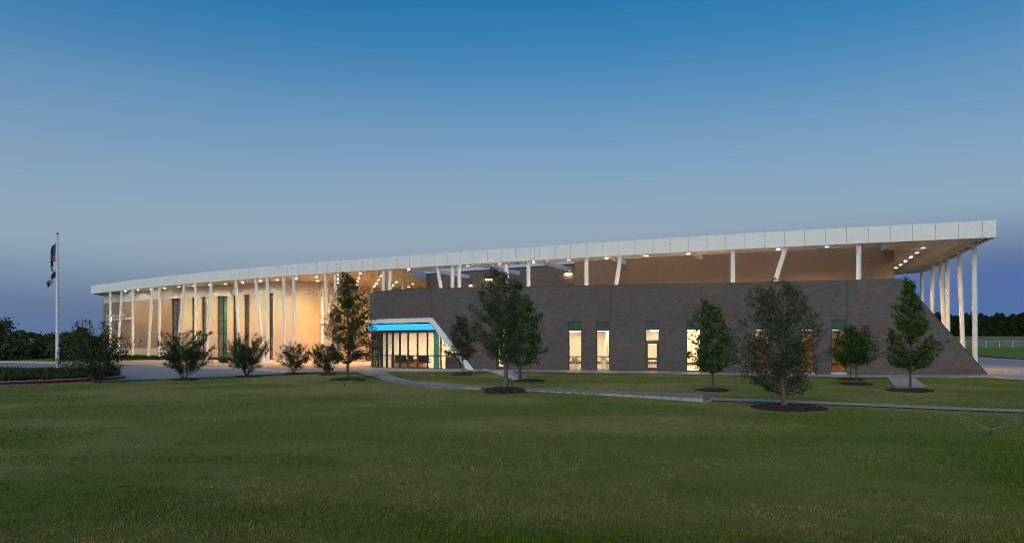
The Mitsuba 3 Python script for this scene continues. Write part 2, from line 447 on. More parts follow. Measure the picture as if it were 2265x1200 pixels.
for _ in range(3): ikp[1:-1] = 0.25 * ikp[:-2] + 0.5 * ikp[1:-1] + 0.25 * ikp[2:]
k = obj('island_kerb', ribbon(ikp, 0.14, -.1, 0.17), 'concrete'); lab(k, 'concrete kerb with a red painted fire lane front round the flagpole island', 'kerb')
j0, j1 = [int(np.argmin(np.abs(su - uu[q]))) for q in (2, 6)]
fro = ikp[j0 - 6:j1 + 2]
tt = np.gradient(fro, axis=0); tt /= np.linalg.norm(tt, axis=1, keepdims=True)
obj('island_kerb__red_paint', ribbon(fro - np.stack([-tt[:, 1], tt[:, 0]], 1) * 0.14, 0.012, -.08, 0.155), 'kerb_red'); lab('island_kerb__red_paint', 'red fire lane paint on the kerb face')
paved.append(isl.buffer(0.15))


# ------------------------------------------------------------------ wall curves in plan
class Curve:
    def __init__(self, pts):
        p = np.asarray(pts, float)
        u = np.concatenate([[0], np.cumsum(np.linalg.norm(np.diff(p, axis=0), axis=1))])
        c = CubicSpline(u, p)
        s = np.linspace(0, u[-1], 3000)
        self.q = c(s)
        self.u = np.concatenate([[0], np.cumsum(np.linalg.norm(np.diff(self.q, axis=0), axis=1))])
        t = np.gradient(self.q, axis=0)
        t /= np.linalg.norm(t, axis=1, keepdims=True)
        self.n = np.stack([t[:, 1], -t[:, 0]], 1)
        self.px = CX + F * self.q[:, 0] / self.q[:, 1]
        self.k0 = int(np.argmin(self.px[: len(self.px) // 2]))
        self.L = self.u[-1]

    def P(self, u):
        return np.stack([np.interp(u, self.u, self.q[:, k]) for k in (0, 1)], -1)

    def N(self, u):
        n = np.stack([np.interp(u, self.u, self.n[:, k]) for k in (0, 1)], -1)
        return n / np.linalg.norm(n, axis=-1, keepdims=True)

    def up(self, px):
        return np.interp(px, self.px[self.k0:], self.u[self.k0:])

    def z(self, px, py):
        return EYE + (HZ - py) * np.interp(px, self.px[self.k0:], self.q[self.k0:, 1]) / F

    def pos(self, u, z, t=0.0):
        p = self.P(u) + self.N(u) * np.asarray(t)[..., None]
        return np.concatenate([p, np.broadcast_to(np.asarray(z, float), p.shape[:-1])[..., None]], -1)


def wall(curve, poly, t0, t1, size=0.8):
    """A polygon in (u, z), in metres along the curve and up, as a wall from depth t0 to t1 (t is outward). Returns mesh and uv."""
    ms, uvs = [], []
    for g in getattr(poly, 'geoms', [poly]):
        if g.area < 1e-5: continue
        m = trimesh.creation.extrude_polygon(g, t1 - t0, engine='earcut')
        v, f = trimesh.remesh.subdivide_to_size(m.vertices, m.faces, size, max_iter=14)
        mm = trimesh.Trimesh(v, f, process=False)
        mm.merge_vertices()
        v, f = np.array(mm.vertices), np.array(mm.faces)
        ms.append(trimesh.Trimesh(curve.pos(v[:, 0], v[:, 1], v[:, 2] + t0), f, process=False))
        uvs.append(v[:, :2])
    return cat(ms), np.vstack(uvs)


def rect(u0, u1, z0, z1):
    return sg.box(min(u0, u1), min(z0, z1), max(u0, u1), max(z0, z1))


B = 'school_building'
HT, HS = 8.4, 7.26                                       # top and underside of the canopy edge above the eye
ZT, ZS = EYE + HT, EYE + HS


def at(px, d, H):
    return np.array([(px - CX) * H / d, F * H / d])


RD = np.array([(201, 134.3), (247.6, 140.6), (318.5, 150.2), (388.7, 157.5), (457.6, 164.1), (490, 167.5), (588.7, 176.9), (696.6, 185.8), (790, 193.2), (864, 198.4), (974, 205.8), (1068.8, 212.4), (1170, 219.6), (1280.7, 226.9), (1368.8, 232.7), (1494.6, 240.8), (1595, 246.8), (1665, 250.8), (1774.8, 257.1), (1890, 263.2), (1969, 267.2), (2050, 271.5), (2135, 276), (2204, 279.4)])
pf = np.polynomial.Polynomial.fit(RD[:, 0], RD[:, 1], 6)
edge_pts = [at(x, pf(x), HT) for x in np.linspace(201, 2204, 40)]
E = Curve(edge_pts); E.k0 = 0
end_px = [(2158.7, 546), (2100.4, 576), (2067, 592.5), (2055, 598.3), (2039.5, 601.8), (2006, 605.2), (1978.5, 607.7)]
right_edge = [at(x, HZ - y, HS) for x, y in end_px]
roof_poly = sg.Polygon(edge_pts + right_edge + [np.array(q) for q in [(30, 78), (20, 88), (0, 104), (-25, 118), (-50, 124), (-59.5, 110)]]).buffer(0)
# plan of the open court behind the canopy strip
ins = lambda px, t: E.P(E.up(px)) - E.N(E.up(px)) * t
court = sg.Polygon([ins(x, 2.35) for x in np.linspace(866, 1968, 30)] + [(29.2, 54.0), (33.2, 63.5), (20, 72), (8, 72.5), (-8.7, 81.5), (-9.64, 80.8)]).buffer(0)
body_poly = roof_poly.buffer(-0.07).difference(court)
roof = trimesh.creation.extrude_polygon(body_poly, ZT - 0.06 - (ZS + 0.05), engine='earcut')
roof.apply_translation([0, 0, ZS + 0.05])
obj(B + '__canopy', roof, 'white_metal')
lab(B, 'long low school with a sweeping white canopy, dark brick front and lit tan brick wing', 'building')
# fascia panels
marks = [0, E.up(588.7), E.up(744.5), E.up(1182.5), E.L]
PW = 1.37
joints = [0.0]
for a, b in zip(marks[:-1], marks[1:]):
    u = (b - 0.55) if b == marks[1] else a + (0.5 if a > 0 else PW)
    seq = []
    if b == E.L:
        u = a + 0.48
    while u < b - 0.25:
        seq.append(u); u += PW
    joints += (seq if b != marks[1] else list(np.arange(a + PW, b - 0.2, PW))) + [b]
for a, b in zip(joints[:-1], joints[1:]):
    m, _ = wall(E, rect(a + 0.015, b - 0.015, ZS, ZT), -0.06, 0.0, 3.0)
    obj(B + '__canopy__fascia_panel', m, 'white_panel')
m, _ = wall(E, rect(0.02, E.L - 0.02, ZS + 0.03, ZT - 0.03), -0.10, -0.065, 1.5)
obj(B + '__canopy__panel_backing', m, 'joint_grey')
# returns at both ends of the canopy
RE = Curve([edge_pts[-1]] + right_edge); RE.k0 = 0
m, _ = wall(RE, rect(0.06, RE.L, ZS, ZT), -0.08, 0.0, 1.0)
obj(B + '__canopy__edge_trim', m, 'white_panel')
m, _ = wall(RE, rect(0.5, RE.L, ZS - 0.02, ZS + 0.02), -0.42, -0.34, 1.0)
obj(B + '__canopy__drip_groove', m, 'joint_dark')
LE = Curve([np.array((-59.5, 110.0)), 0.5 * (np.array((-59.5, 110.0)) + edge_pts[0]), edge_pts[0]]); LE.k0 = 0
m, _ = wall(LE, rect(0, LE.L - 0.08, ZS, ZT), -0.08, 0.0, 2.0)
obj(B + '__canopy__edge_trim', m, 'white_panel')
# soffit boards: each its own part at the wide right end, the rest one mesh
ang = math.radians(20.5)
ax, ay = np.array([math.cos(ang), -math.sin(ang)]), np.array([math.sin(ang), math.cos(ang)])
sof = body_poly.buffer(-0.06)
rest = []
BW = 0.40
for kk in range(-260, 260):
    o = ax * (kk * BW)
    quad = sg.Polygon([o + ax * 0.008 - ay * 20, o + ax * (BW - 0.008) - ay * 20, o + ax * (BW - 0.008) + ay * 170, o + ax * 0.008 + ay * 170])
    piece = sof.intersection(quad)
    for g in getattr(piece, 'geoms', [piece]):
        if g.is_empty or g.geom_type != 'Polygon' or g.area < 0.05: continue
        m = trimesh.creation.extrude_polygon(g.simplify(0.005), 0.035, engine='earcut')
        m.apply_translation([0, 0, ZS + 0.01 + 0.004 * ((kk * 7) % 3)])
        c = g.centroid
        if c.x > 26 and c.y < 75:
            obj(B + '__canopy__soffit_board', m, ('soffit_metal', 'soffit_metal_dark', 'soffit_metal_light', 'soffit_metal_dark', 'soffit_metal')[(kk * 3) % 5])
        else:
            rest.append(m)
k = obj(B + '__canopy__soffit', cat(rest), 'soffit_metal'); lab(k, None, kind='stuff')

# ------------------------------------------------------------------ the dark brick front
HW = 4.5
dpx = [(817.5, 116.2), (823, 118.4), (832, 120.3), (845, 122), (870, 124), (900, 125.6), (954, 127.9), (1100, 130.6), (1270, 133.8), (1443, 137.5), (1600, 140.4), (1750, 143.6), (1900, 147.0), (1994, 149.0)]
D = Curve([(-6.0, 69.5), (-9.5, 67.6), (-11.6, 64.8)] + [at(x, d, HW) for x, d in dpx] + [(31.0, 45.85), (33.5, 45.25)])
ZW = EYE + HW
zD = lambda x, y: float(D.z(x, y))
uD = lambda x: float(D.up(x))
uK = D.u[D.k0]
front = sg.Polygon([(0, -.5), (uD(2183) + 0.15, -.5), (uD(2183), 0.0), (uD(1994), ZW), (0, ZW)])
band_out = sg.Polygon([(-1, 4.03), (uD(957.5), 4.03), (uD(1050), 0.0), (uD(1050) + .25, -.6), (-1, -.6)])
band_in = sg.Polygon([(-2, 3.68), (uD(951), 3.68), (uD(1035), 0.0), (uD(1035) + .25, -.7), (-2, -.7)])
holes = []
wins = [(1257, 1287, 711, 819.5), (1318.5, 1349, 711, 819.5), (1518, 1550, 709, 821.5), (1669, 1702, 708, 822), (1768.5, 1801, 707, 822), (1838.5, 1872, 707, 822)]
doors = [(1097.5, 1127, 708.5, 819), (1427, 1458.5, 709.5, 821)]
wrect = [rect(uD(a), uD(b), zD((a + b) / 2, d_), zD((a + b) / 2, c)) for a, b, c, d_ in wins]
drect = [rect(uD(a), uD(b), -0.02, zD((a + b) / 2, c)) for a, b, c, d_ in doors]
face = front.difference(band_out).difference(shapely.union_all(wrect + drect))
joint_cuts = [rect(uD(x) - .012, uD(x) + .012, a, ZW + 1) for x, a in [(954.5, 4.03), (1350.5, wrect[1].bounds[3]), (1551.5, wrect[2].bounds[3]), (1873.5, wrect[5].bounds[3])]]
face = face.difference(shapely.union_all(joint_cuts))
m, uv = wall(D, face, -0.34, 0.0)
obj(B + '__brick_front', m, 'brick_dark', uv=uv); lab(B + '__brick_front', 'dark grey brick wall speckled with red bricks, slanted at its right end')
m, _ = wall(D, rect(uD(951), uD(1900), 3.0, ZW - .1), -0.40, -0.35); obj(B + '__brick_front__joint_backing', m, 'joint_dark')
# the coping, flat along the top and down the slope
m, _ = wall(D, rect(0, uD(1994), ZW, ZW + .03), -0.37, 0.02, 1.0)
obj(B + '__brick_front__coping', m, 'dark_metal')
sl = sg.Polygon([(uD(1994), ZW), (uD(1994) + .01, ZW + .03), (uD(2183) + .05, 0.02), (uD(2183), 0)])
m, _ = wall(D, sl, -0.37, 0.02, 0.8)
obj(B + '__brick_front__coping', m, 'dark_metal')
# white frame round the glass corner
m, _ = wall(D, band_out.difference(band_in).intersection(sg.box(0.2, -0.12, 100, 10)), -0.45, 0.10)
obj(B + '__white_frame', m, 'white_panel')
# cyan light box
uL = uD(818) - 5.0
lb = sg.Polygon([(uL, 3.60), (uD(953.2), 3.60), (uD(965.5), 3.08), (uL, 3.08)])
m, _ = wall(D, lb, -0.2, 0.145); obj(B + '__light_box', m, 'dark_metal')
m, _ = wall(D, lb.buffer(-0.02), 0.15, 0.165)
k = obj(B + '__light_box__lit_face', m, 'frame_bronze'); scene[k]['emitter'] = glow(.02, .60, 1.0); lab(B + '__light_box', 'glowing cyan light box over the curved glass')
# glass corner: mullions, rails and panes
glass_top = 3.06
reg = sg.Polygon([(-2, glass_top), (uD(965.8), glass_top), (uD(1035), 0.0), (uD(1035), 0.06), (-2, 0.06)]).buffer(0).intersection(band_in)
mpx = [818.2, 822, 827.5, 833.5, 841.7, 853, 866.7, 882.5, 900.8, 921.7, 943.7, 974, 1004.7, 1040]
mu = [uK - 4.5, uK - 3.3, uK - 2.2, uK - 1.1] + [uD(x) for x in mpx[1:]]
for u in mu[:-1]:
    g = rect(u - .032, u + .032, 0.06, glass_top).intersection(reg)
    if g.is_empty: continue
    m, _ = wall(D, g, -0.22, -0.04, 2.0); obj(B + '__curtain_wall__mullion', m, 'frame_bronze')
for z0, z1 in ((0.06, .13), (1.04, 1.12), (2.98, 3.06)):
    m, _ = wall(D, rect(mu[0], mu[-1], z0, z1).intersection(reg), -0.20, -0.05); obj(B + '__curtain_wall__rail', m, 'frame_bronze')
for ua, ub in zip(mu[:-1], mu[1:]):
    for z0, z1 in ((.13, 1.04), (1.12, 2.98)):
        g = rect(ua + .03, ub - .03, z0, z1).intersection(reg)
        if g.is_empty or g.geom_type != 'Polygon': continue
        v, f = trimesh.creation.triangulate_polygon(g, engine='earcut')
        pa, pb = D.pos(np.array([ua]), 0, np.array([-.12]))[0], D.pos(np.array([ub]), 0, np.array([-.12]))[0]
        s = (v[:, 0] - ua) / (ub - ua)
        vv = pa[None] * (1 - s[:, None]) + pb[None] * s[:, None]
        vv[:, 2] = v[:, 1]
        obj(B + '__curtain_wall__pane', trimesh.Trimesh(vv, f, process=False), 'glass')
m, _ = wall(D, rect(0.3, uD(1038), -.3, 0.06), -0.4, 0.16); obj(B + '__curtain_wall__plinth', m, 'concrete')


def window(curve, r, rails, cols=(), spandrel=None, depth=0.14, fw=0.07, pane_mat='glass', label=None, name='window'):
    """A framed window in rectangle r of the wall; rails are heights, cols are u; the row above the height spandrel is opaque green."""
    u0, z0, u1, z1 = r.bounds
    zs, us = [z0] + sorted(rails) + [z1], [u0] + sorted(cols) + [u1]
    ps = [(rect(a + fw * (1 if a == u0 else .5), b - fw * (1 if b == u1 else .5), c + fw * (1 if c == z0 else .5), d - fw * (1 if d == z1 else .5)), c) for a, b in zip(us[:-1], us[1:]) for c, d in zip(zs[:-1], zs[1:])]
    key = num(f'{B}__{name}')
    m, _ = wall(curve, r.difference(shapely.union_all([p for p, _ in ps])), -depth - .05, -depth + .05, 3.0)
    scene[key] = mikit.ply(m, 'frame_bronze')
    if label: lab(key, label)
    for p, c in ps:
        op = spandrel is not None and c >= spandrel - 1e-6
        b = p.bounds
        v = curve.pos(np.array([b[0], b[2], b[2], b[0]]), np.array([b[1], b[1], b[3], b[3]]), np.full(4, -depth))
        obj(key + ('__spandrel' if op else '__pane'), (v, np.array([[0, 1, 2, 3]])), 'green_glass' if op else pane_mat)
    return key


for i, (w, r) in enumerate(zip(wins, wrect)):
    c = (w[0] + w[1]) / 2
    k = window(D, r, [zD(c, 788.5), zD(c, 730 if i < 2 else 727.5)], spandrel=zD(c, 730 if i < 2 else 727.5))
    if i > 2:
        u0, z0, u1, z1 = r.bounds
        m, _ = wall(D, rect(u0 - .02, u1 + .02, z0 - .22, z0 - .005), -0.2, 0.03); obj(k + '__sill', m, 'concrete')
for i, (w, r) in enumerate(zip(doors, drect)):
    c = (w[0] + w[1]) / 2
    u0, z0, u1, z1 = r.bounds
    zt = zD(c, 754)
    k = window(D, rect(u0, u1, zt, z1), [zD(c, 727.5)], spandrel=zD(c, 727.5), name='door_transom')
    key = num(B + '__door')
    st, bot = 0.13, 0.24
    lz = zD(c, 793)
    pr = [rect(u0 + st + .06, u1 - st - .06, z0 + bot + .05, lz - .07), rect(u0 + st + .06, u1 - st - .06, lz + .07, zt - .18)]
    m, _ = wall(D, rect(u0, u1, z0, zt - .01).difference(shapely.union_all(pr)), -0.17, -0.09, 3.0)
    scene[key] = mikit.ply(m, 'frame_bronze')
    for p in pr:
        b = p.bounds
        v = D.pos(np.array([b[0], b[2], b[2], b[0]]), np.array([b[1], b[1], b[3], b[3]]), np.full(4, -.13))
        obj(key + '__pane', (v, np.array([[0, 1, 2, 3]])), 'glass')
    m, _ = wall(D, rect(u1 - .2, u1 - .17, 0.95, 1.25), -0.09, -0.03, 3.0); obj(key + '__handle', m, 'chrome')
    m, _ = wall(D, rect(u0 + .1, u1 - .1, zt - .13, zt - .07), -0.30, -0.18, 3.0); obj(key + '__closer', m, 'dark_metal')


# rooms behind the front
def room(u0, u1, depth, zc, wm, fm, lightv, nlights, z0=0.0, curve=None, lz=0.0, grid=True):
    c = curve or D
    key = num(B + '__room')
    us = np.linspace(u0, u1, max(3, int((u1 - u0) / 1.0) + 1))
    t0 = -0.36

    def surf(a, b):          # between two rows of points
        n = len(a)
        i = np.arange(n - 1)
        return np.vstack([a, b]), np.stack([i, i + 1, i + 1 + n, i + n], 1)
    row = lambda z, t: c.pos(us, np.full(len(us), z), np.full(len(us), t))
    obj(key + '__floor', surf(row(z0, t0), row(z0, -depth)), fm)
    obj(key + '__ceiling', surf(row(zc, t0), row(zc, -depth)), 'cream')
    obj(key + '__back_wall', surf(row(z0, -depth), row(zc, -depth)), wm)
    if grid: obj(key + '__wall_rail', surf(row(.40, -depth + .06), row(.54, -depth + .06)), 'dark_metal')
    for u in (u0, u1):
        q = lambda z, t: c.pos(np.array([u]), np.array([z]), np.array([t]))[0]
        obj(key + '__side_wall', (np.array([q(z0, t0), q(z0, -depth), q(zc, -depth), q(zc, t0)]), np.array([[0, 1, 2, 3]])), wm)
    # inner face of the front wall over the windows
    for i in range(nlights):
        u = u0 + (u1 - u0) * (i + .5) / nlights
        for t in ((-depth * .36, -depth * .72) if grid else (-depth * .5,)):
            hw = min(0.62, (u1 - u0) / nlights * .36)
            p = c.pos(np.array([u - hw, u + hw, u + hw, u - hw]), np.full(4, zc - .03), np.array([t - .62, t - .62, t + .62, t + .62]))
            kk = obj(key + '__ceiling_light', (p, np.array([[0, 1, 2, 3]])), 'white_panel')
            scene[kk]['emitter'] = {**glow(*lightv), 'sampling_weight': 0.3}
            n = np.cross(p[1] - p[0], p[3] - p[0])
            if n[2] > 0: scene[kk]['flip_normals'] = True
    return key


WARM = (1.0, 0.77, 0.48)
sc = lambda s, c=WARM: tuple(s * x for x in c)
room(uD(1080), uD(1180), 5.0, 3.05, 'cream', 'floor_pale', sc(10), 2)
room(uD(1215), uD(1490), 6.5, 3.05, 'cream', 'floor_pale', sc(10), 4)
room(uD(1500), uD(1585), 5.5, 3.05, 'cream', 'floor_pale', sc(10), 2)
rk = room(uD(1640), uD(1890), 6.0, 3.05, 'wood', 'floor_amber', sc(2.5, (1, .70, .36)), 4)
# the corner room behind the curved glass
loop = [D.pos(np.array([u]), np.array([0]), np.array([-.36]))[0][:2] for u in np.linspace(uK - 3.0, uD(1062), 60)]
rp2 = sg.Polygon(loop + [(-1.0, 60.5)]).buffer(0)
key = B + '__corner_room'
v, f = trimesh.creation.triangulate_polygon(rp2, engine='earcut')
for nm, z, m_ in (('floor', 0.03, 'floor_pale'), ('ceiling', 3.2, 'cream')):
    obj(f'{key}__{nm}', trimesh.Trimesh(np.column_stack([v, np.full(len(v), z)]), f, process=False), m_)
bw = [np.array(loop[0]), np.array((-1.0, 60.5)), np.array(loop[-1])]
for a, b in zip(bw[:-1], bw[1:]):
    obj(key + '__back_wall', (np.array([[*a, 0], [*b, 0], [*b, 3.2], [*a, 3.2]]), np.array([[0, 1, 2, 3]])), 'cream')
for q in ((-10.0, 60.6), (-8.2, 58.6), (-6.4, 60.3), (-4.6, 57.8), (-2.8, 59.0)):
    p = np.array([[q[0] - .6, q[1] - .6, 3.16], [q[0] + .6, q[1] - .6, 3.16], [q[0] + .6, q[1] + .6, 3.16], [q[0] - .6, q[1] + .6, 3.16]])
    kk = obj(key + '__ceiling_light', (p, np.array([[0, 3, 2, 1]])), 'white_panel'); scene[kk]['emitter'] = {**glow(*sc(15)), 'sampling_weight': 0.4}
m, _ = wall(D, rect(uD(948.8), uD(958.3), 0, 3.1), -1.1, -0.75, 3.0); obj(key + '__green_column', m, 'green_paint')
m, _ = wall(D, rect(uK, uD(990), 2.88, 3.19), -1.05, -0.5); obj(key + '__bulkhead', m, 'grey_plastic')

# roof deck between the front and the court walls
deck = sg.Polygon([D.pos(np.array([u]), np.array([0]), np.array([-.34]))[0][:2] for u in np.linspace(0.1, uD(1990), 60)] + [(28.5, 54), (6, 68.5), (-9, 78), (-11, 70)]).buffer(0)
m = trimesh.creation.extrude_polygon(deck, 0.15, engine='earcut'); m.apply_translation([0, 0, 5.55]); obj(B + '__lower_roof', m, 'roof_deck')


def flatwall(a, b, z0, z1, th):
    """A straight wall in plan from a to b (left to right seen from the front); uv in metres."""
    a, b = np.array(a, float), np.array(b, float)
    t = (b - a) / np.linalg.norm(b - a)
    nrm = np.array([-t[1], t[0]])
    L = np.linalg.norm(b - a)
    V, U = [], []
    for q, u in ((a, 0), (b, L), (b + nrm * th, L + th), (a + nrm * th, -th)):
        for z in (z0, z1):
            V.append([*q, z]); U.append([u, z])
    f = [[0, 2, 3, 1], [2, 4, 5, 3], [6, 0, 1, 7], [4, 6, 7, 5], [1, 3, 5, 7]]
    return (np.array(V), np.array(f)), np.array(U)


bwall = [at(947.6, 158, 8.0), at(1270, 180, 8.0)]
dirb = (bwall[1] - bwall[0]) / np.linalg.norm(bwall[1] - bwall[0])
bA, bB = bwall[0] - dirb * 0.3, bwall[1] + dirb * 2.5
m, uv = flatwall(bA, bB, 3, EYE + 8.0, 0.4); obj(B + '__court_wall', m, 'brick_dark', uv=uv); lab(B + '__court_wall', 'dark brick wall at the back of the open court')
m, uv = flatwall(bA - [0, .03], bB - [0, .03], EYE + 8.0, EYE + 8.16, 0.46); obj(B + '__court_wall__coping', m, 'dark_metal')
tA, tB = np.array([5.85, 65.45]), np.array([28.95, 53.1])
tp = [tA, at(1383, 181.2, HS), at(1551, 191.2, HS), at(1952, 211.3, HS), at(1977.3, 212.4, HS)]
TB = Curve(tp); TB.k0 = 0
m, uv = wall(TB, rect(0, TB.L, 3, 10.12), -0.4, 0.0); obj(B + '__tan_block', m, 'brick_dot', uv=uv); lab(B + '__tan_block', 'brown brick block with a dotted bond under the canopy')
pe = TB.P(np.array([TB.L]))[0]; ps_ = TB.P(np.array([0.0]))[0]
m, uv = flatwall(pe + [0.02, 0.1], pe + [4.2, 10.5], 3, 10.12, 0.4); obj(B + '__tan_block__side', m, 'brick_dot', uv=uv)
m, uv = flatwall(ps_ + [1.2, 6], ps_ + [0.0, 0.1], 3, 10.12, 0.4); obj(B + '__tan_block__side', m, 'brick_dot', uv=uv)
# fascia on the left side of the court, and the beams that cross it
m, uv = flatwall((-11.85, 69.3), (-9.64, 80.8), ZS, EYE + 8.24, 0.3); obj(B + '__court_fascia', m, 'white_metal')
for px, d in [(1037, 150), (1147.6, 157.3), (1262, 165.5), (1383, 181), (1551, 191), (1952, 211)]:
    e = at(px, d, HS)
    k0 = np.argmin(np.linalg.norm(E.q - e, axis=1))
    n_ = E.n[k0]
    s = E.q[k0] - n_ * 2.2
    dv = s - e
    L = np.linalg.norm(dv)
    mid = (s + e) / 2
    obj(B + '__beam', box([mid[0], mid[1], ZS + 0.20], [L, 0.22, 0.36], math.atan2(dv[1], dv[0])), 'column_paint')

# ------------------------------------------------------------------ the tan wing
tw = [(240, 117.2), (315.8, 124), (388.7, 129), (490, 135.3), (560, 140), (610, 143.4), (645, 144.9), (672, 145), (695, 143.7), (715, 141.9), (741.7, 138.5), (790, 133.4), (821.8, 130), (859, 127), (905, 124.2)]
W = Curve([at(228.5, 115.9, HS)] + [at(x, d, HS) for x, d in tw]); W.k0 = 0
ZB = EYE + HS * 0.824
uW = lambda x: float(np.interp(x, W.px, W.u))
zW = lambda x, y: float(EYE + (HZ - y) * np.interp(x, W.px, W.q[:, 1]) / F)
tall = [(379.8, 398.2), (424, 434), (446, 456.3), (480.3, 502), (515, 526), (540, 551.6), (594.8, 603.8)]
bot = [zW(a, y) for (a, b), y in zip(tall, (791, 791, 791, 791, 792, 793, 794.5))]
trect = [rect(uW(a), uW(b), z0, ZB + .02) for (a, b), z0 in zip(tall, bot)]
m, uv = wall(W, rect(uW(379.8), W.L, -.5, ZB).difference(shapely.union_all(trect)), -0.34, 0.0); obj(B + '__tan_wall', m, 'brick_tan', uv=uv); lab(B + '__tan_wall', 'warm lit tan brick wall curving under the canopy')
zb = zW(310, 770)
m, uv = wall(W, rect(0, uW(379.8), zb, ZB), -0.34, 0.0); obj(B + '__brown_wall', m, 'brick_brown', uv=uv); lab(B + '__brown_wall', 'brown brick wall carrying the school name')
m, uv = wall(W, rect(0, uW(379.8), -.5, zb - .003), -0.34, 0.05); obj(B + '__brown_wall__base', m, 'stone_pale')
cn = W.P(np.array([0.0]))[0]
m, uv = flatwall(cn + [1.0, 20], cn + [0.01, 0.05], -.5, ZB, 0.3); obj(B + '__brown_wall__side', m, 'brick_brown', uv=uv)
m, uv = flatwall(cn + [1.1, 20], cn + [0.11, 0.15], ZB, ZS, 0.3); obj(B + '__metal_band__side', m, 'band_metal')
# ribbed metal band between brick and soffit
nr = int(W.L / 0.22)
us = np.repeat(np.arange(nr) * 0.22, 4) + np.tile([0, .05, .09, .14], nr)
ts = np.tile([-.10, -.10, -.055, -.055], nr)
us[0] = 0.02
a, b = W.pos(us, np.full(len(us), ZB + .04), ts), W.pos(us, np.full(len(us), ZS + .03), ts)
i = np.arange(len(us) - 1)
obj(B + '__metal_band', (np.vstack([a, b]), np.stack([i, i + 1, i + 1 + len(us), i + len(us)], 1)), 'band_metal'); lab(B + '__metal_band', 'ribbed pale metal band above the tan brick')
m, _ = wall(W, rect(0, W.L, ZB, ZB + .05), -0.2, 0.02); obj(B + '__metal_band__flashing', m, 'band_metal')
for (a, b), r, n_ in zip(tall, trect, (2, 1, 1, 2, 1, 1, 1)):
    ys = (691, 709.5, 726, 737, 772)
    u0, z0, u1, z1 = r.bounds
    window(W, rect(u0, u1, z0, ZB), [zW((a + b) / 2, y) for y in ys], [(u0 + u1) / 2] if n_ == 2 else (), depth=0.2, fw=0.07, name='tall_window')
wk = room(uW(372), uW(612), 5.0, 7.6, 'cream', 'floor_pale', sc(2.0), 3, z0=0.35, curve=W, grid=False)
for x0, x1 in ((449.5, 455), (483, 491.5), (519, 526), (541, 548.5), (594, 604.5)):
    m, _ = wall(W, rect(uW(x0), uW(x1), .35, 7.4), -1.0, -0.7, 3.0); obj(wk + '__green_column', m, 'green_paint')
# letters
for txt, x, y, hgt, w_ in (('KATHERINE JOHNSON', 236, 700.6, 4.9, 39.6), ('TECHNOLOGY MAGNET ACADEMY', 236.3, 707.6, 4.9, 62), ('1200', 236.5, 717.6, 5.0, 7.6)):
    m = meshkit.text_mesh(txt, 1.0, 0.05)
    v = m.vertices.copy()
    Yc = 93.0
    wm_ = uW(x + w_) - uW(x)
    v[:, 0] = (v[:, 0] - v[:, 0].min()) / np.ptp(v[:, 0]) * wm_ + uW(x)
    v[:, 1] = v[:, 1] * hgt * Yc / F + zW(x + w_ / 2, y)
    obj(B + '__lettering', trimesh.Trimesh(W.pos(v[:, 0], v[:, 1], v[:, 2] + .03), m.faces, process=False), 'letter_white')

# ------------------------------------------------------------------ columns
CR = 0.165


def column(p0, p1):
    obj(B + '__column', tube([p0, p1], CR, 24, cap=False), 'column_paint', smooth=True)
    return


def soff(px, py=None, inset=None, H=HS):
    if inset is not None:
        u = E.up(px); p = E.P(u) - E.N(u) * inset
        k = px - CX
        return np.array([p[0], p[1], ZS + .02])
    q = at(px, HZ - py, H)
    return np.array([q[0], q[1], ZS + .02])


cols = [(244.6, 244.2, 789.5), (270, 260.5, 789.5), (294.6, 294, 789.3), (337.5, 328, 789.5), (353.6, 353, 789.5), (408.3, 390.3, 792), (432.6, 432.4, 796), (468, 457, 797), (521.6, 530.3, 798), (565.5, 583.7, 803.3), (591.6, 592, 804.5), (627.7, 627.5, 805), (650.4, 647, 806), (719.6, 727.3, 808), (741.7, 742.6, 811),
        (848.5, 849, None), (864.6, 860.9, 642.6), (967.5, 975.8, 638), (1000.9, 1000.9, None), (1016, 1016, None), (1118.5, 1124.4, 634.5), (1169, 1169, None), (1297.3, 1297.3, None), (1373, 1362.8, 630), (1621, 1621, None), (1738.3, 1713.8, 623), (1899.3, 1899.3, None)]
for xt, xb, yb in cols:
    top = soff(xt, inset=0.55)
    top[0] = (xt - CX) * top[1] / F
    if yb is None:
        bot_ = np.array([top[0], top[1], 0.0])
    else:
        # the foot stands on the line parallel to the edge through the top
        u = E.up(xb); q = E.P(u) - E.N(u) * 0.55
        Yb = q[1]
        pt = np.array(on_ray(xb, yb, Yb))
        dirv = pt - top
        zg = float(h(pt[0], pt[1])) - 0.05
        bot_ = top + dirv * ((zg - top[2]) / dirv[2])
    column(bot_, top)
for xt, yt, xb, yb in [(2154.7, 538.2, 2156.6, 790), (2121, 556, 2130, 769.7), (2095.4, 570.7, 2096.7, 735), (2080.5, 576, 2087.7, 723), (2064, 585, 2061.5, 689.5), (2038.8, 600.4, 2039.6, 668)]:
    top = soff(xt, yt)
    pt = np.array(on_ray(xb, yb, top[1]))
    dirv = pt - top
    zg = float(h(pt[0], pt[1])) - 0.05
    column(top + dirv * ((zg - top[2]) / dirv[2]), top)
for xt, yt in [(713, 624.3), (823, 635.2), (891.8, 613)]:
    top = soff(xt, yt)
    if xt != 891.8: top[:2] *= 0.992
    column(np.array([top[0], top[1], float(h(top[0], top[1])) - .05]), top)

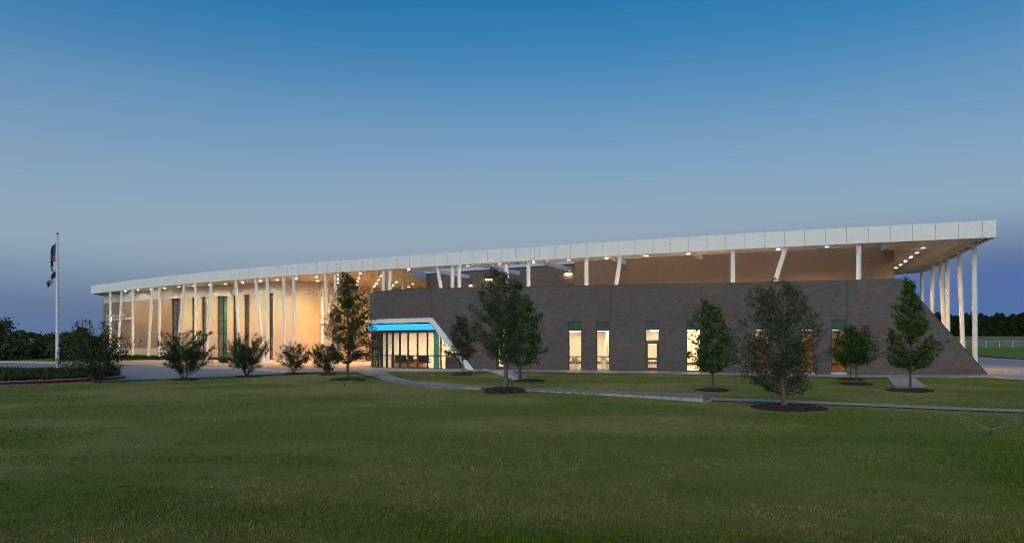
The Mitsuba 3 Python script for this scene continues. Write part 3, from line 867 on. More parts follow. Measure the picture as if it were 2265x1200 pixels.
# ------------------------------------------------------------------ lights of the canopy
DL = [(277.4, 643.6), (305.2, 641.3), (333.7, 639.2), (364.2, 637), (395.6, 634.3), (428.4, 632), (462.8, 629.3), (498.9, 626.6), (536.8, 623.9), (576.4, 621.1), (613.4, 618), (654.9, 614.9), (699.3, 611.3), (702.8, 619.8), (747.4, 607.6), (747.4, 616.9), (747.8, 624.6),
      (797.5, 603.9), (794, 613.3), (791, 621.8), (789.5, 628.8), (843, 609.9), (837, 618.5), (832.4, 626.3), (828, 632.8), (877, 623.4), (869.5, 630.3), (913.4, 627.6), (904.2, 634.2), (864.8, 636.2),
      (904.3, 594.9), (1035, 587.2), (1105.6, 582.8), (1180, 578.9), (1258.2, 574.2), (1341.7, 570.3), (1429.3, 565.2), (1521.8, 560.3), (1620, 555.6), (1721.8, 550.5), (1829, 545.2),
      (2042, 547.2), (2028, 558), (2014.7, 568), (2002.6, 577), (1991.8, 585), (1982, 592)]
ringm = trimesh.creation.annulus(0.135, 0.18, 0.03, sections=20)
lens = trimesh.creation.icosphere(2, 1.0)
lens = trimesh.intersections.slice_mesh_plane(lens, [0, 0, -1], [0, 0, 0]); lens.apply_scale([.115, .115, .05])
LAMP = (1.0, 0.56, 0.24)
for px, py in DL:
    PW_ = 118 if px < 680 else 72 if px < 920 and py > 600 else 150 if px < 1975 else 110      # each lamp's beam: the strip, the entrance grid, over the brick front, the right end
    q = at(px, HZ - py, HS)
    key = num(B + '__downlight')
    r_ = ringm.copy(); r_.apply_translation([q[0], q[1], ZS - 0.008])
    scene[key] = mikit.ply(r_, 'white_metal')
    l_ = lens.copy(); l_.apply_translation([q[0], q[1], ZS - 0.012])
    kk = obj(key + '__lens', l_, 'lamp_glass'); scene[kk]['emitter'] = {**glow(*sc(60, LAMP)), 'sampling_weight': 0.15}
    scene['beam_' + kk] = {'type': 'spot', 'to_world': T().look_at(origin=[float(q[0]), float(q[1]), ZS - 0.09], target=[float(q[0]), float(q[1]), 0], up=[0, 1, 0]), 'intensity': rgb(*sc(PW_, LAMP)), 'cutoff_angle': 72.0, 'beam_width': 28.0, 'sampling_weight': 1.0}
nb = np.array([dirb[1], -dirb[0]])
for px, py, w_, s in [(1083, 618, .7, 40), (1258, 606, .7, 40), (1042, 632, .22, 30)]:
    r0 = np.array([(px - CX) / F, 1.0])
    A = np.column_stack([r0, -dirb])
    t_ = np.linalg.solve(A, bA)[0]
    q = r0 * t_
    z = EYE + (HZ - py) * t_ / F
    rz = math.atan2(dirb[1], dirb[0])
    key = num(B + '__wall_light')
    scene[key] = mikit.ply(box([*(q + nb * .13), z + .10], [w_, .24, .08], rz), 'dark_metal')
    kk = obj(key + '__lens', box([*(q + nb * .15), z], [w_ * .9, .16, .10], rz), 'lamp_glass'); scene[kk]['emitter'] = glow(*sc(s, (1, .62, .28)))

# ------------------------------------------------------------------ furniture seen through the glass
def swivel_chair(x, y, z, rz, label):
    key = num('office_chair')
    R = trimesh.transformations.rotation_matrix(rz, [0, 0, 1]); R[:3, 3] = (x, y, z)

    def put(n, m, mt):
        m = m.copy(); m.apply_transform(R); obj(f'{key}__{n}', m, mt)
    s = box([0, 0, .48], [.5, .48, .08]); put('seat', s, 'black_fabric')
    b = cat([box([0, .25, .80], [.46, .05, .50]), box([0, .26, .56], [.08, .04, .2])]); put('backrest', b, 'black_fabric')
    put('post', tube([(0, 0, .08), (0, 0, .45)], .03, 8), 'chrome')
    put('base', cat([tube([(0, 0, .1), (.28 * math.cos(a), .28 * math.sin(a), .06)], .02, 6) for a in np.arange(5) * 1.2566]), 'dark_metal')
    for s_ in (-1, 1):
        put('armrest', cat([box([s_ * .28, .02, .68], [.06, .28, .03]), box([s_ * .28, .08, .58], [.03, .04, .2])]), 'dark_metal')
    lab(key, label, 'office chair', 'chairs round the meeting table')


def inside(px, dep, curve=D):
    q = curve.pos(np.array([curve.up(px)]), np.array([0]), np.array([-.36]))[0][:2]
    r0 = q / np.linalg.norm(q)
    return q + r0 * dep


for n_, (px, dep, rz, lb_) in enumerate([(873, 1.6, 3.3, 'black office chair at the left end of the meeting table'), (887, 1.3, .2, 'black office chair second from the left at the meeting table'), (905, 1.5, 2.9, 'black office chair with the tallest back at the middle of the meeting table'), (926, 1.3, .1, 'black office chair just left of the last but one mullion of the meeting room'), (939, 1.9, 3.0, 'black office chair at the right end of the meeting table')]):
    q = inside(px, dep); swivel_chair(q[0], q[1], .03, rz, lb_)
q = inside(903, 2.9); key = 'meeting_table'
obj(key + '__top', box([q[0], q[1], .76], [3.4, 1.1, .05], -.35), 'orange_wood'); obj(key + '__panel_base', box([q[0], q[1], .38], [2.6, .5, .70], -.35), 'orange_wood')
lab(key, 'orange wood meeting table behind the curved glass', 'table')
q = inside(866, 3.4); key = 'side_cabinet'
obj(key + '__carcass', box([q[0], q[1], .5], [.5, .5, .94], -.3), 'orange_wood'); obj(key + '__door', box([q[0] + .02, q[1] - .27, .5], [.44, .03, .86], -.3), 'orange_wood'); lab(key, 'narrow orange wood cabinet at the left of the meeting room', 'cabinet')
q = inside(1000, .9); key = 'reception_desk'
obj(key + '__top', box([q[0], q[1], .98], [1.35, .7, .06], -.25), 'cream'); obj(key + '__front_panel', box([q[0], q[1] - .02, .50], [1.15, .55, .90], -.25), 'dark_metal'); lab(key, 'dark desk with a pale top behind the slanted white frame', 'desk')
q = inside(1018, 1.0); key = 'storage_box'
obj(key + '__box', box([q[0], q[1], .36], [.45, .45, .62], -.2), 'dark_metal'); obj(key + '__lid', box([q[0], q[1], .68], [.48, .48, .04], -.2), 'black_fabric'); lab(key, 'dark storage box right of the desk in the corner of the glass', 'box')


def student_chair(x, y, rz, label, seat=.45):
    key = num('classroom_chair')
    R = trimesh.transformations.rotation_matrix(rz, [0, 0, 1]); R[:3, 3] = (x, y, .0)

    def put(n, m, mt):
        m = m.copy(); m.apply_transform(R); obj(f'{key}__{n}', m, mt)
    put('seat', box([0, 0, seat], [.44, .42, .03]), 'grey_plastic')
    put('backrest', box([0, .22, seat + .32], [.44, .03, .34]), 'grey_plastic')
    for sx in (-1, 1):
        for sy in (-1, 1):
            put('leg', tube([(sx * .2, sy * .2, 0), (sx * .18, sy * .18 + (.03 if sy > 0 else 0), seat if sy < 0 else seat + .2)], .014, 6), 'chrome')
    lab(key, label, 'chair')


def desk(x, y, rz, w_, hh, label):
    key = num('classroom_desk')
    R = trimesh.transformations.rotation_matrix(rz, [0, 0, 1]); R[:3, 3] = (x, y, .0)

    def put(n, m, mt):
        m = m.copy(); m.apply_transform(R); obj(f'{key}__{n}', m, mt)
    put('top', box([0, 0, hh], [w_, .5, .04]), 'grey_plastic')
    for s_ in (-1, 1):
        put('leg', cat([tube([(s_ * w_ * .38, 0, hh), (s_ * w_ * .38, 0, .08)], .025, 8), tube([(s_ * w_ * .38, -.25, .07), (s_ * w_ * .38, 0, .12), (s_ * w_ * .38, .25, .07)], .02, 6)]), 'chrome')
        for sy in (-1, 1):
            put('castor', trimesh.creation.icosphere(1, .04, ).apply_translation([s_ * w_ * .38, sy * .25, .045]), 'dark_metal')
    lab(key, label, 'desk')


q = inside(1269, 1.6); student_chair(q[0], q[1], 3.14, 'pale plastic chair behind the left lit window of the brick front')
q = inside(1281, 1.9); desk(q[0], q[1], .2, .9, .74, 'wheeled desk beside the chair behind the left lit window')
q = inside(1337, 2.4); desk(q[0], q[1], .0, .55, .78, 'small wheeled desk behind the second lit window')
q = inside(1336, 3.1); student_chair(q[0], q[1], .3, 'pale chair showing over the small desk in the second window', .55)
q = inside(1441, 2.6); desk(q[0], q[1], .9, .6, .66, 'desk seen through the lower pane of the right door')
for px in (1535,):
    q = inside(px, 2.6); key = 'low_shelf'
    obj(key + '__top', box([q[0], q[1], .42], [1.2, .35, .05], -.2), 'dark_metal'); obj(key + '__leg', cat([box([q[0] + s_ * .5, q[1] - s_ * .1, .2], [.05, .3, .4], -.2) for s_ in (-1, 1)]), 'dark_metal'); lab(key, 'low dark shelf behind the window right of the right door', 'shelf')
q = inside(1432.5, 1.2)
key = 'exit_sign'
obj(key + '__housing', box([q[0], q[1] + .03, 2.72], [.38, .05, .2], -.1), 'white_panel')
tm = meshkit.text_mesh('EXIT', .13, .01, True); tm.apply_transform(trimesh.transformations.rotation_matrix(math.pi / 2, [1, 0, 0])); tm.apply_translation([q[0] - .17, q[1] - .0, 2.66])
kk = obj(key + '__lettering', tm, 'exit_red'); scene[kk]['emitter'] = glow(1.6, .25, .06); lab(key, 'red lettered exit sign behind the pane above the right door', 'exit sign')

# ------------------------------------------------------------------ flagpole and flags
fp = G(127, 821.5); key = 'flagpole'
s = fp[1] / F
ztop = EYE + (HZ - 524) * s
obj(key + '__pole', tube([(fp[0], fp[1], fp[2]), (fp[0], fp[1], fp[2] + (ztop - fp[2]) * .5), (fp[0], fp[1], ztop)], [.115, .10, .055], 16, cap=False), 'pole_aluminium', smooth=True)
obj(key + '__truck', lathe([(0, 0), (.09, 0), (.09, .07), (.03, .1), (.03, .16), (0, .16)], (fp[0], fp[1], ztop)), 'pole_aluminium')
bl = trimesh.creation.icosphere(2, .1); bl.apply_translation([fp[0], fp[1], ztop + .24]); obj(key + '__ball', bl, 'gold', smooth=True)
obj(key + '__base_collar', lathe([(0, 0), (.24, 0), (.22, .10), (.13, .16), (0, .16)], (fp[0], fp[1], fp[2] + .1)), 'pole_aluminium')
obj(key + '__halyard', tube([(fp[0] - .09, fp[1] - .08, fp[2] + 1), (fp[0] - .07, fp[1] - .06, ztop)], .012, 5), 'white_metal')
lab(key, 'tall white flagpole with a gold ball standing in the driveway island', 'flagpole')


def flag(key, ytop, ybot, wid, colour, label, seed, lean, hoist=.62):
    rng = np.random.default_rng(seed)
    nu, nv = 26, 40
    u, v = np.meshgrid(np.linspace(0, 1, nu), np.linspace(0, 1, nv))
    zt, zb_ = EYE + (HZ - ytop) * s, EYE + (HZ - ybot) * s
    H = zt - zb_
    # limp cloth: hangs from the hoist, gathered in folds; colour follows the cloth's own (u, v)
    drop = u * (1.02 - hoist + .06 * np.sin(3 * u)) * H
    x = -(0.03 + wid * np.sin(np.pi * np.clip(u * .8, 0, 1) ** .8) * (0.35 + .65 * np.sin(np.pi * (0.18 + .72 * v)))) - lean * u * v * .3
    yy = 0.16 * np.sin(u * 9 + v * 3 + seed) * u + .05 * np.sin(u * 17 + 2 * v)
    z = zt - v * H * hoist - drop * (0.9 + .1 * v)
    P = np.stack([fp[0] - .06 + x, fp[1] - .06 + yy, z], -1).reshape(-1, 3)
    i, j = np.meshgrid(np.arange(nv - 1), np.arange(nu - 1), indexing='ij')
    a = (i * nu + j).ravel()
    f = np.stack([a, a + 1, a + nu + 1, a + nu], 1)
    obj(key + '__cloth', (P, f), 'cloth', color=colour(u.ravel(), v.ravel()))
    for zz in (zt - .03, zt - H * hoist):
        obj(key + '__hoist_ring', tube([(fp[0] - .08, fp[1] - .07, zz), (fp[0] - .03, fp[1] - .03, zz)], .02, 6), 'chrome')
    lab(key, label, 'flag')


def stripes(u, v):
    r = (np.floor(v * 13) % 2 == 0)[:, None]
    c = np.where(r, [[.33, .02, .04]], [[.42, .42, .42]])
    can = ((u < .42) & (v < .54))[:, None]
    st = ((np.sin(u * 60) * np.sin(v * 50)) > .72)[:, None]
    return np.where(can, np.where(st, [[.38, .38, .38]], [[.018, .03, .09]]), c)


def lone(u, v):
    c = np.where((v < .5)[:, None], [[.42, .42, .42]], [[.36, .03, .07]])
    return np.where((u < .34)[:, None], [[.018, .03, .10]], c)


flag('striped_flag', 538, 600, .40, stripes, 'limp flag with red and white stripes high on the flagpole', 1, .2)
flag('lone_flag', 598, 640, .36, lone, 'limp blue, white and red flag hanging lower on the flagpole', 4, 2.2, .36)


# ------------------------------------------------------------------ plants
def leaves_mesh(c, size, rng, col, aspect=.5, droop=0.0):
    n = len(c)
    a = rng.normal(size=(n, 3)); a[:, 2] -= droop
    a /= np.linalg.norm(a, axis=1, keepdims=True)
    b = np.cross(a, rng.normal(size=(n, 3)))
    b /= np.linalg.norm(b, axis=1, keepdims=True) + 1e-9
    s = size * rng.uniform(.6, 1.3, n)[:, None]
    v = np.stack([c - a * s * .5, c + b * s * aspect * .5, c + a * s * .5, c - b * s * aspect * .5], 1).reshape(-1, 3)
    k = np.arange(n) * 4
    f = np.vstack([np.stack([k, k + 1, k + 2], 1), np.stack([k, k + 2, k + 3], 1)])
    return trimesh.Trimesh(v, f, process=False), np.repeat(col, 4, axis=0)


def tint(n, rng, a, b, k=.35):
    t = rng.random(n)[:, None]
    return (np.array(a) * (1 - t) + np.array(b) * t) * rng.uniform(1 - k, 1 + k, n)[:, None]


def plant(key, label, category, px, py, env, nb=46, twigs=6, lpt=22, leaf=.075, spread=.10, ca=(.030, .050, .020), cb=(.060, .080, .030), seed=0, stems=1, trunk_r=.06, group=None, flower=0, upward=.55, sparse=.0, twig_len=.35, slim=1.0):
    """A tree or shrub. env: rows (image y, left x, right x) of its outline at its own distance, bottom to top; (px, py) is the foot on the ground."""
    rng = np.random.default_rng(seed)
    g = G(px, py)
    s = g[1] / F
    ev = np.array(sorted(env, key=lambda r: -r[0]), float)
    ev[:, 1:] = (ev[:, 1:] - ev[:, 1:].mean(1, keepdims=True)) * slim + ev[:, 1:].mean(1, keepdims=True)
    zz = EYE + (HZ - ev[:, 0]) * s - g[2]
    cx_ = ((ev[:, 1] + ev[:, 2]) / 2 - px) * s
    rr = (ev[:, 2] - ev[:, 1]) / 2 * s
    z0, z1 = zz[0], zz[-1]
    rad = lambda z: np.interp(z, zz, rr)
    cen = lambda z: np.interp(z, zz, cx_)
    wood, C = [], []
    top = np.array([cen(z1), 0, z1])
    if stems == 1:
        tz = np.linspace(-.1, z1 * .93, 9)
        wob = .03 * z1
        tp_ = np.stack([np.where(tz > z0, cen(tz) * .6, 0) + wob * .3 * np.sin(tz * 2 + seed), wob * .3 * np.sin(tz * 1.7 + 2 * seed), tz], 1)
        wood.append(tube(tp_, np.linspace(trunk_r, trunk_r * .15, 9) * np.where(tz < .1, 1.3, 1), 8))
        trunk_at = lambda z: np.array([np.interp(z, tz, tp_[:, k]) for k in range(3)])
    # primary branches (or stems) towards points of the crown's outline
    w = rad(np.linspace(z0, z1, 200)) + .12 * rr.max()
    cdf = np.cumsum(w); cdf /= cdf[-1]
    def lobe(z, ph):
        return .50 + .82 * float(meshkit.fbm(np.array([math.cos(ph) * 1.6 + seed * 3.1, math.sin(ph) * 1.6, (z - z0) / max(rr.max(), .1) * 1.9]), 2))
    for i in range(nb):
        z = np.interp((i + rng.random()) / nb, cdf, np.linspace(z0, z1, 200))
        ph = i * 2.39996 + rng.uniform(-.5, .5)
        shoot = rng.random() < (.16 if stems == 1 else .34)
        r = rad(z) * (rng.uniform(.80, 1.08) if rng.random() > .25 else rng.uniform(.3, .75)) * lobe(z, ph) * 1.12 + (rng.uniform(.05, .16) * rr.max() if shoot else 0)
        if shoot: z = min(z + rng.uniform(.05, .25 if stems == 1 else .5) * rr.max(), z1 + .08 * (z1 - z0))
        tip = np.array([cen(z) + r * math.cos(ph), r * math.sin(ph), z])
        if stems == 1:
            zs = np.clip(z - r * upward * rng.uniform(.7, 1.3) - .05, max(z0 * .75, .15), z1 * .9)
            st = trunk_at(zs)
            br = trunk_r * .34 * (1 - .5 * zs / z1)
        else:
            j = i % stems
            pa = j * 2 * math.pi / stems + seed
            f = rng.uniform(.15, .75)
            dirx = np.array([math.cos(pa) * rr.max() * .55, math.sin(pa) * rr.max() * .55, z1 * .75])
            st = np.array([.06 * math.cos(pa), .06 * math.sin(pa), 0]) + dirx * f
            if st[2] > z - .08: st = st * ((z - .08) / st[2]) if z > .3 else st * .2
            br = trunk_r * .4
        mid = st * .5 + tip * .5 + np.array([0, 0, -.06 * np.linalg.norm(tip - st)]) + rng.normal(0, .05 * np.linalg.norm(tip - st), 3)
        tt_ = np.linspace(0, 1, 6)[:, None]
        bp = (1 - tt_) ** 2 * st + 2 * tt_ * (1 - tt_) * mid + tt_ ** 2 * tip
        wood.append(tube(bp, np.linspace(br, br * .25, 6), 4, cap=False))
        L = np.linalg.norm(tip - st)
        for q in range(twigs):
            f = rng.uniform(.35 if L > .5 else .1, 1.0)
            o = np.array([np.interp(f, tt_[:, 0], bp[:, k]) for k in range(3)])
            if o[2] < z0 - .05: continue
            dv = (tip - st) / (L + 1e-9) + rng.normal(0, .65 if stems == 1 else .42, 3) + ([0, 0, .9] if stems > 1 else 0)
            dv /= np.linalg.norm(dv)
            tl = twig_len * rr.max() * rng.uniform(.5, 1.2) * (.5 + .5 * (1 - f * .5))
            e = o + dv * tl
            # keep twigs inside the outline
            re = math.hypot(e[0] - cen(e[2]), e[1])
            lim = max(rad(np.clip(e[2], z0, z1)) * lobe(e[2], math.atan2(e[1], e[0] - cen(e[2]))) * 1.2 + .04, math.hypot(tip[0] - cen(z), tip[1]) * 1.05 * (f > .8))
            if re > lim: e[:2] = (e[:2] - [cen(e[2]), 0]) * lim / re + [cen(e[2]), 0]
            e[2] = min(max(e[2], z0 - .05), z1 + .03)
            if q < 4: wood.append(tube([o, (o + e) / 2 + rng.normal(0, .02, 3), e], [br * .35, br * .25, br * .15], 3, cap=False))
            n = int(lpt * rng.uniform(.4, 1.3) * (.45 if shoot else .85))
            if rng.random() < sparse: n = int(n * .25)
            tt2 = rng.random(n)[:, None] ** .7
            C.append(o + (e - o) * tt2 + rng.normal(0, spread * (.5 if shoot else 1), (n, 3)) * np.array([1, 1, .8]))
    if stems > 1:
        for j in range(stems):
            pa = j * 2 * math.pi / stems + seed
            dirx = np.array([math.cos(pa) * rr.max() * .55, math.sin(pa) * rr.max() * .55, z1 * .75])
            b0 = np.array([.05 * math.cos(pa), .05 * math.sin(pa), -.05])
            tt_ = np.linspace(0, 1, 6)[:, None]
            wood.append(tube(b0 + dirx * tt_ + .05 * np.sin(tt_ * 7 + j) * np.array([1, .5, 0]), np.linspace(trunk_r, trunk_r * .3, 6), 6))
    C = np.vstack(C)
    m, col = leaves_mesh(C, leaf, rng, tint(len(C), rng, ca, cb), .62)
    T_ = np.array([g[0], g[1], g[2]])
    m.apply_translation(T_)
    tk = cat(wood); tk.apply_translation(T_)
    obj(key + '__' + ('trunk' if stems == 1 else 'stems'), tk, 'bark', smooth=60)
    obj(key + '__crown', m, 'leaf', color=col)
    if flower:
        sel = C[rng.choice(len(C), flower, replace=False)]
        sel = sel[sel[:, 2] > z0 + .3 * (z1 - z0)]
        fc = np.repeat(sel, 26, axis=0) + rng.normal(0, .10, (len(sel) * 26, 3)) + [0, -.05, .12]
        fm, _ = leaves_mesh(fc, .10, rng, np.ones((len(fc), 3)), .8)
        fm.apply_translation(T_); obj(key + '__blossom', fm, 'flower_white')
    lab(key, label, category, group)
    return g


def mulch(px, py, wpx, label, hh=.07, pale=False):
    """A raised bed of bark chips round a trunk, wpx pixels wide in the photograph's frame."""
    g = G(px, py)
    r = wpx / 2 * g[1] / F
    rng = np.random.default_rng(int(px))
    a = np.linspace(0, 2 * np.pi, 33)[:-1]
    v, f = [[g[0], g[1], 0]], []
    rings = (.35, .7, .9, 1.0, 1.04)
    for k, q in enumerate(rings):
        rad = r * q * (1 + .10 * np.sin(3 * a + px) + .06 * np.sin(5 * a + 2 * px) + .06 * rng.normal(size=32))
        v += [[g[0] + rad[i] * math.cos(a[i]), g[1] + rad[i] * math.sin(a[i]), 0] for i in range(32)]
    v = np.array(v)
    v[:, 2] = h(v[:, 0], v[:, 1]) + np.concatenate([[hh + .03], np.repeat([hh + .02, hh + .01, hh * .75, .03, -.03], 32)]) + np.concatenate([[0], rng.normal(0, .012, 160)])
    for i in range(32):
        f.append([0, 1 + i, 1 + (i + 1) % 32])
        for k in range(4):
            p, q = 1 + k * 32, 1 + (k + 1) * 32
            f += [[p + i, q + i, q + (i + 1) % 32], [p + i, q + (i + 1) % 32, p + (i + 1) % 32]]
    key = num('mulch_bed')
    n = int(260 * min(r, 1.2) ** 2) + 120
    rr_, aa = r * 1.06 * np.sqrt(rng.random(n)), rng.random(n) * 2 * np.pi
    c = np.stack([g[0] + rr_ * np.cos(aa), g[1] + rr_ * np.sin(aa)], 1)
    c = np.column_stack([c, h(c[:, 0], c[:, 1]) + hh + .015 - .04 * (rr_ / r) ** 4])
    chips, _ = leaves_mesh(c, .10, rng, np.ones((n, 3)), .4)
    scene[key] = mikit.ply(cat([trimesh.Trimesh(v, f, process=False), chips]), 'mulch')
    lab(key, label, 'mulch bed')
    paved.append(sg.Point(g[0], g[1]).buffer(r * .88))


OAK = dict(ca=(.034, .056, .022), cb=(.072, .100, .042))
GRN = dict(ca=(.030, .066, .014), cb=(.070, .120, .026))
plant('conical_tree', 'conical young tree in front of the tan wall, left of the glass corner', 'tree', 770, 838, [(794, 740, 800), (785, 722, 815), (765, 715, 826), (735, 717, 828), (705, 724, 820), (675, 732, 812), (648, 742, 800), (628, 750, 786), (606, 757, 770)], nb=110, twigs=10, lpt=24, leaf=.09, spread=.085, seed=11, trunk_r=.085, ca=(.026, .044, .014), cb=(.05, .076, .024), sparse=.2)
mulch(770, 840, 76, 'dark mulch bed under the conical tree left of the glass corner')
plant('small_lawn_tree', 'small tree with some reddish leaves in front of the slanted white frame', 'tree', 1023, 828.5, [(790, 1012, 1035), (785, 990, 1045), (768, 982, 1056), (750, 992, 1054), (730, 1000, 1042), (712, 1008, 1034), (700, 1014, 1024)], nb=44, twigs=7, lpt=22, leaf=.10, spread=.09, seed=12, trunk_r=.05, ca=(.032, .048, .018), cb=(.085, .062, .030))
mulch(1022, 829, 44, 'thin dark mulch bed under the small tree by the white frame')
plant('live_oak', 'grey green live oak left of centre with a round mulch bed', 'tree', 1117, 865, [(790, 1095, 1135), (778, 1065, 1150), (755, 1052, 1160), (725, 1046, 1168), (690, 1050, 1166), (660, 1048, 1160), (640, 1058, 1150), (622, 1070, 1135), (606, 1082, 1120), (594, 1086, 1100)], nb=92, twigs=9, lpt=17, leaf=.08, spread=.075, slim=.95, seed=13, trunk_r=.10, **OAK)
mulch(1114, 867, 92, 'deep dark mulch bed round the foot of the live oak left of centre', .16)
plant('lawn_tree', 'bright green tree close behind the live oak left of centre', 'tree', 1148.5, 843, [(800, 1120, 1175), (792, 1105, 1195), (772, 1100, 1208), (750, 1105, 1204), (725, 1110, 1196), (700, 1112, 1194), (675, 1120, 1182), (650, 1130, 1160), (622, 1138, 1148)], nb=64, twigs=8, lpt=24, leaf=.11, spread=.09, seed=14, trunk_r=.09, **GRN)
mulch(1170, 843, 62, 'dark mulch bed under the bright green tree behind the live oak')
plant('staked_tree', 'dark green tree on a slim staked trunk in front of the third lit window', 'tree', 1577, 864, [(815, 1556, 1592), (806, 1525, 1620), (790, 1524, 1628), (765, 1530, 1620), (740, 1534, 1618), (715, 1540, 1606), (695, 1545, 1588), (668, 1554, 1577)], nb=60, twigs=7, lpt=23, leaf=.095, spread=.075, seed=15, trunk_r=.055, **GRN)
mulch(1577, 864, 66, 'dark mulch bed round the staked tree by the third lit window')
plant('round_oak', 'large round live oak in the foreground right of centre', 'tree', 1736, 903, [(862, 1705, 1765), (850, 1675, 1790), (825, 1650, 1802), (795, 1634, 1812), (760, 1628, 1816), (725, 1632, 1814), (690, 1640, 1806), (660, 1652, 1796), (640, 1668, 1778), (624, 1690, 1740)], nb=130, twigs=9, lpt=15, leaf=.062, spread=.06, slim=.94, seed=16, trunk_r=.085, **OAK)
mulch(1742, 903, 146, 'wide dark mulch bed under the large round live oak')
plant('slender_sapling', 'slender sapling mostly hidden behind the large round live oak', 'tree', 1741, 838, [(800, 1728, 1756), (770, 1720, 1762), (740, 1726, 1756), (715, 1736, 1746)], nb=20, twigs=5, lpt=14, leaf=.10, seed=17, trunk_r=.04, **GRN)
mulch(1742, 840, 54, 'small mulch bed behind the trunk of the large round live oak')
plant('pale_trunk_tree', 'light green tree left of the pair by the last window', 'tree', 1881, 839.5, [(800, 1866, 1896), (788, 1850, 1910), (765, 1842, 1918), (745, 1850, 1912), (727, 1866, 1890)], nb=34, twigs=6, lpt=22, leaf=.11, spread=.09, seed=18, trunk_r=.045, **GRN)
mulch(1881, 840, 50, 'dark mulch bed at the left of the pair of trees by the last window')
plant('pale_trunk_tree_001', 'light green tree in front at the right of the pair by the last window', 'tree', 1893.5, 849, [(804, 1872, 1915), (796, 1850, 1930), (775, 1840, 1942), (755, 1845, 1938), (738, 1858, 1926), (724, 1872, 1910)], nb=50, twigs=7, lpt=22, leaf=.10, spread=.09, seed=19, trunk_r=.045, **GRN)
mulch(1893, 850, 62, 'brownish mulch bed at the right of the pair of trees by the last window')
plant('maple_tree', 'pointed green tree on a pale trunk beside the slanted end of the wall', 'tree', 2012, 864, [(810, 1992, 2030), (804, 1968, 2058), (785, 1962, 2064), (765, 1970, 2082), (745, 1966, 2060), (720, 1972, 2052), (700, 1978, 2040), (675, 1988, 2034), (650, 1998, 2022), (617, 2006, 2014)], nb=76, twigs=7, lpt=23, leaf=.095, spread=.075, seed=20, trunk_r=.055, ca=(.034, .064, .016), cb=(.072, .115, .028))
mulch(2012, 865, 88, 'dark mulch bed under the pointed tree by the slanted wall')

SHR = dict(ca=(.022, .040, .013), cb=(.046, .074, .022))
plant('crape_myrtle', 'large dark multi-stemmed shrub right of the flagpole', 'shrub', 214, 846, [(838, 195, 240), (812, 150, 262), (785, 136, 280), (760, 150, 282), (745, 160, 268), (730, 172, 246), (712, 184, 226)], nb=76, twigs=9, lpt=22, leaf=.085, spread=.085, seed=31, stems=6, trunk_r=.045, sparse=.2, **SHR)
plant('crape_myrtle_001', 'dark vase shaped shrub in front of the twin pane tall window', 'shrub', 408, 839, [(826, 392, 425), (812, 366, 446), (795, 356, 460), (775, 354, 470), (758, 364, 458), (745, 374, 452), (735, 396, 440)], nb=76, twigs=9, lpt=24, leaf=.085, spread=.075, seed=32, stems=6, trunk_r=.035, **SHR)
mulch(408, 840, 54, 'flat dark mulch bed under the second shrub from the left')
plant('crape_myrtle_002', 'dark shrub in front of the leaning white columns', 'shrub', 546, 832, [(822, 534, 558), (806, 506, 578), (790, 494, 586), (770, 500, 592), (752, 508, 590), (740, 520, 584)], nb=66, twigs=9, lpt=22, leaf=.085, spread=.075, seed=33, stems=6, trunk_r=.035, **SHR)
mulch(548, 833, 50, 'flat dark mulch bed under the middle shrub of the row')
plant('crape_myrtle_003', 'small dark shrub in front of the bare tan wall', 'shrub', 650, 827, [(818, 640, 660), (805, 622, 676), (790, 612, 684), (772, 620, 680), (757, 632, 672)], nb=50, twigs=8, lpt=20, leaf=.085, spread=.075, seed=34, stems=6, trunk_r=.032, sparse=.2, **SHR)
mulch(650, 827.5, 46, 'flat dark mulch bed under the fourth shrub from the left')
plant('crape_myrtle_004', 'low spreading dark shrub just left of the conical tree', 'shrub', 722, 828.5, [(818, 706, 738), (806, 688, 746), (792, 682, 748), (776, 690, 744), (762, 704, 736)], nb=52, twigs=8, lpt=22, leaf=.085, spread=.075, seed=35, stems=6, trunk_r=.032, **SHR)
mulch(724, 829, 34, 'narrow dark mulch bed under the low shrub left of the conical tree')
for seed, (px, py, env, lb_) in enumerate([(495, 803, [(802, 480, 512), (797, 482, 510), (793, 488, 505)], 'low dark shrub at the foot of the tall windows'), (348, 796, [(796, 338, 358), (791, 341, 356)], 'tiny low shrub beside the white columns at the left')]):
    plant(num('low_shrub'), lb_, 'shrub', px, py, env, nb=16, twigs=5, lpt=16, leaf=.12, spread=.10, seed=60 + seed, stems=4, trunk_r=.02, **SHR)


# grasses and low plants of the island: bands of blades nobody could count
def blades(P, hgt, wid, rng, col, lean=.35):
    n = len(P)
    az = rng.random(n) * 2 * np.pi
    d = np.stack([np.cos(az), np.sin(az), np.zeros(n)], 1)
    pz = np.stack([-np.sin(az), np.cos(az), np.zeros(n)], 1)
    L = rng.normal(0, lean, n)[:, None]
    hh = hgt[:, None]
    v = np.stack([P - d * wid[:, None] * .5, P + d * wid[:, None] * .5, P + pz * L * hh + np.array([0, 0, 1.0]) * hh * np.sqrt(np.clip(1 - .5 * L ** 2, .3, 1))], 1).reshape(-1, 3)
    f = np.arange(3 * n).reshape(-1, 3)
    return trimesh.Trimesh(v, f, process=False), np.repeat(col, 3, axis=0)


rng = np.random.default_rng(71)


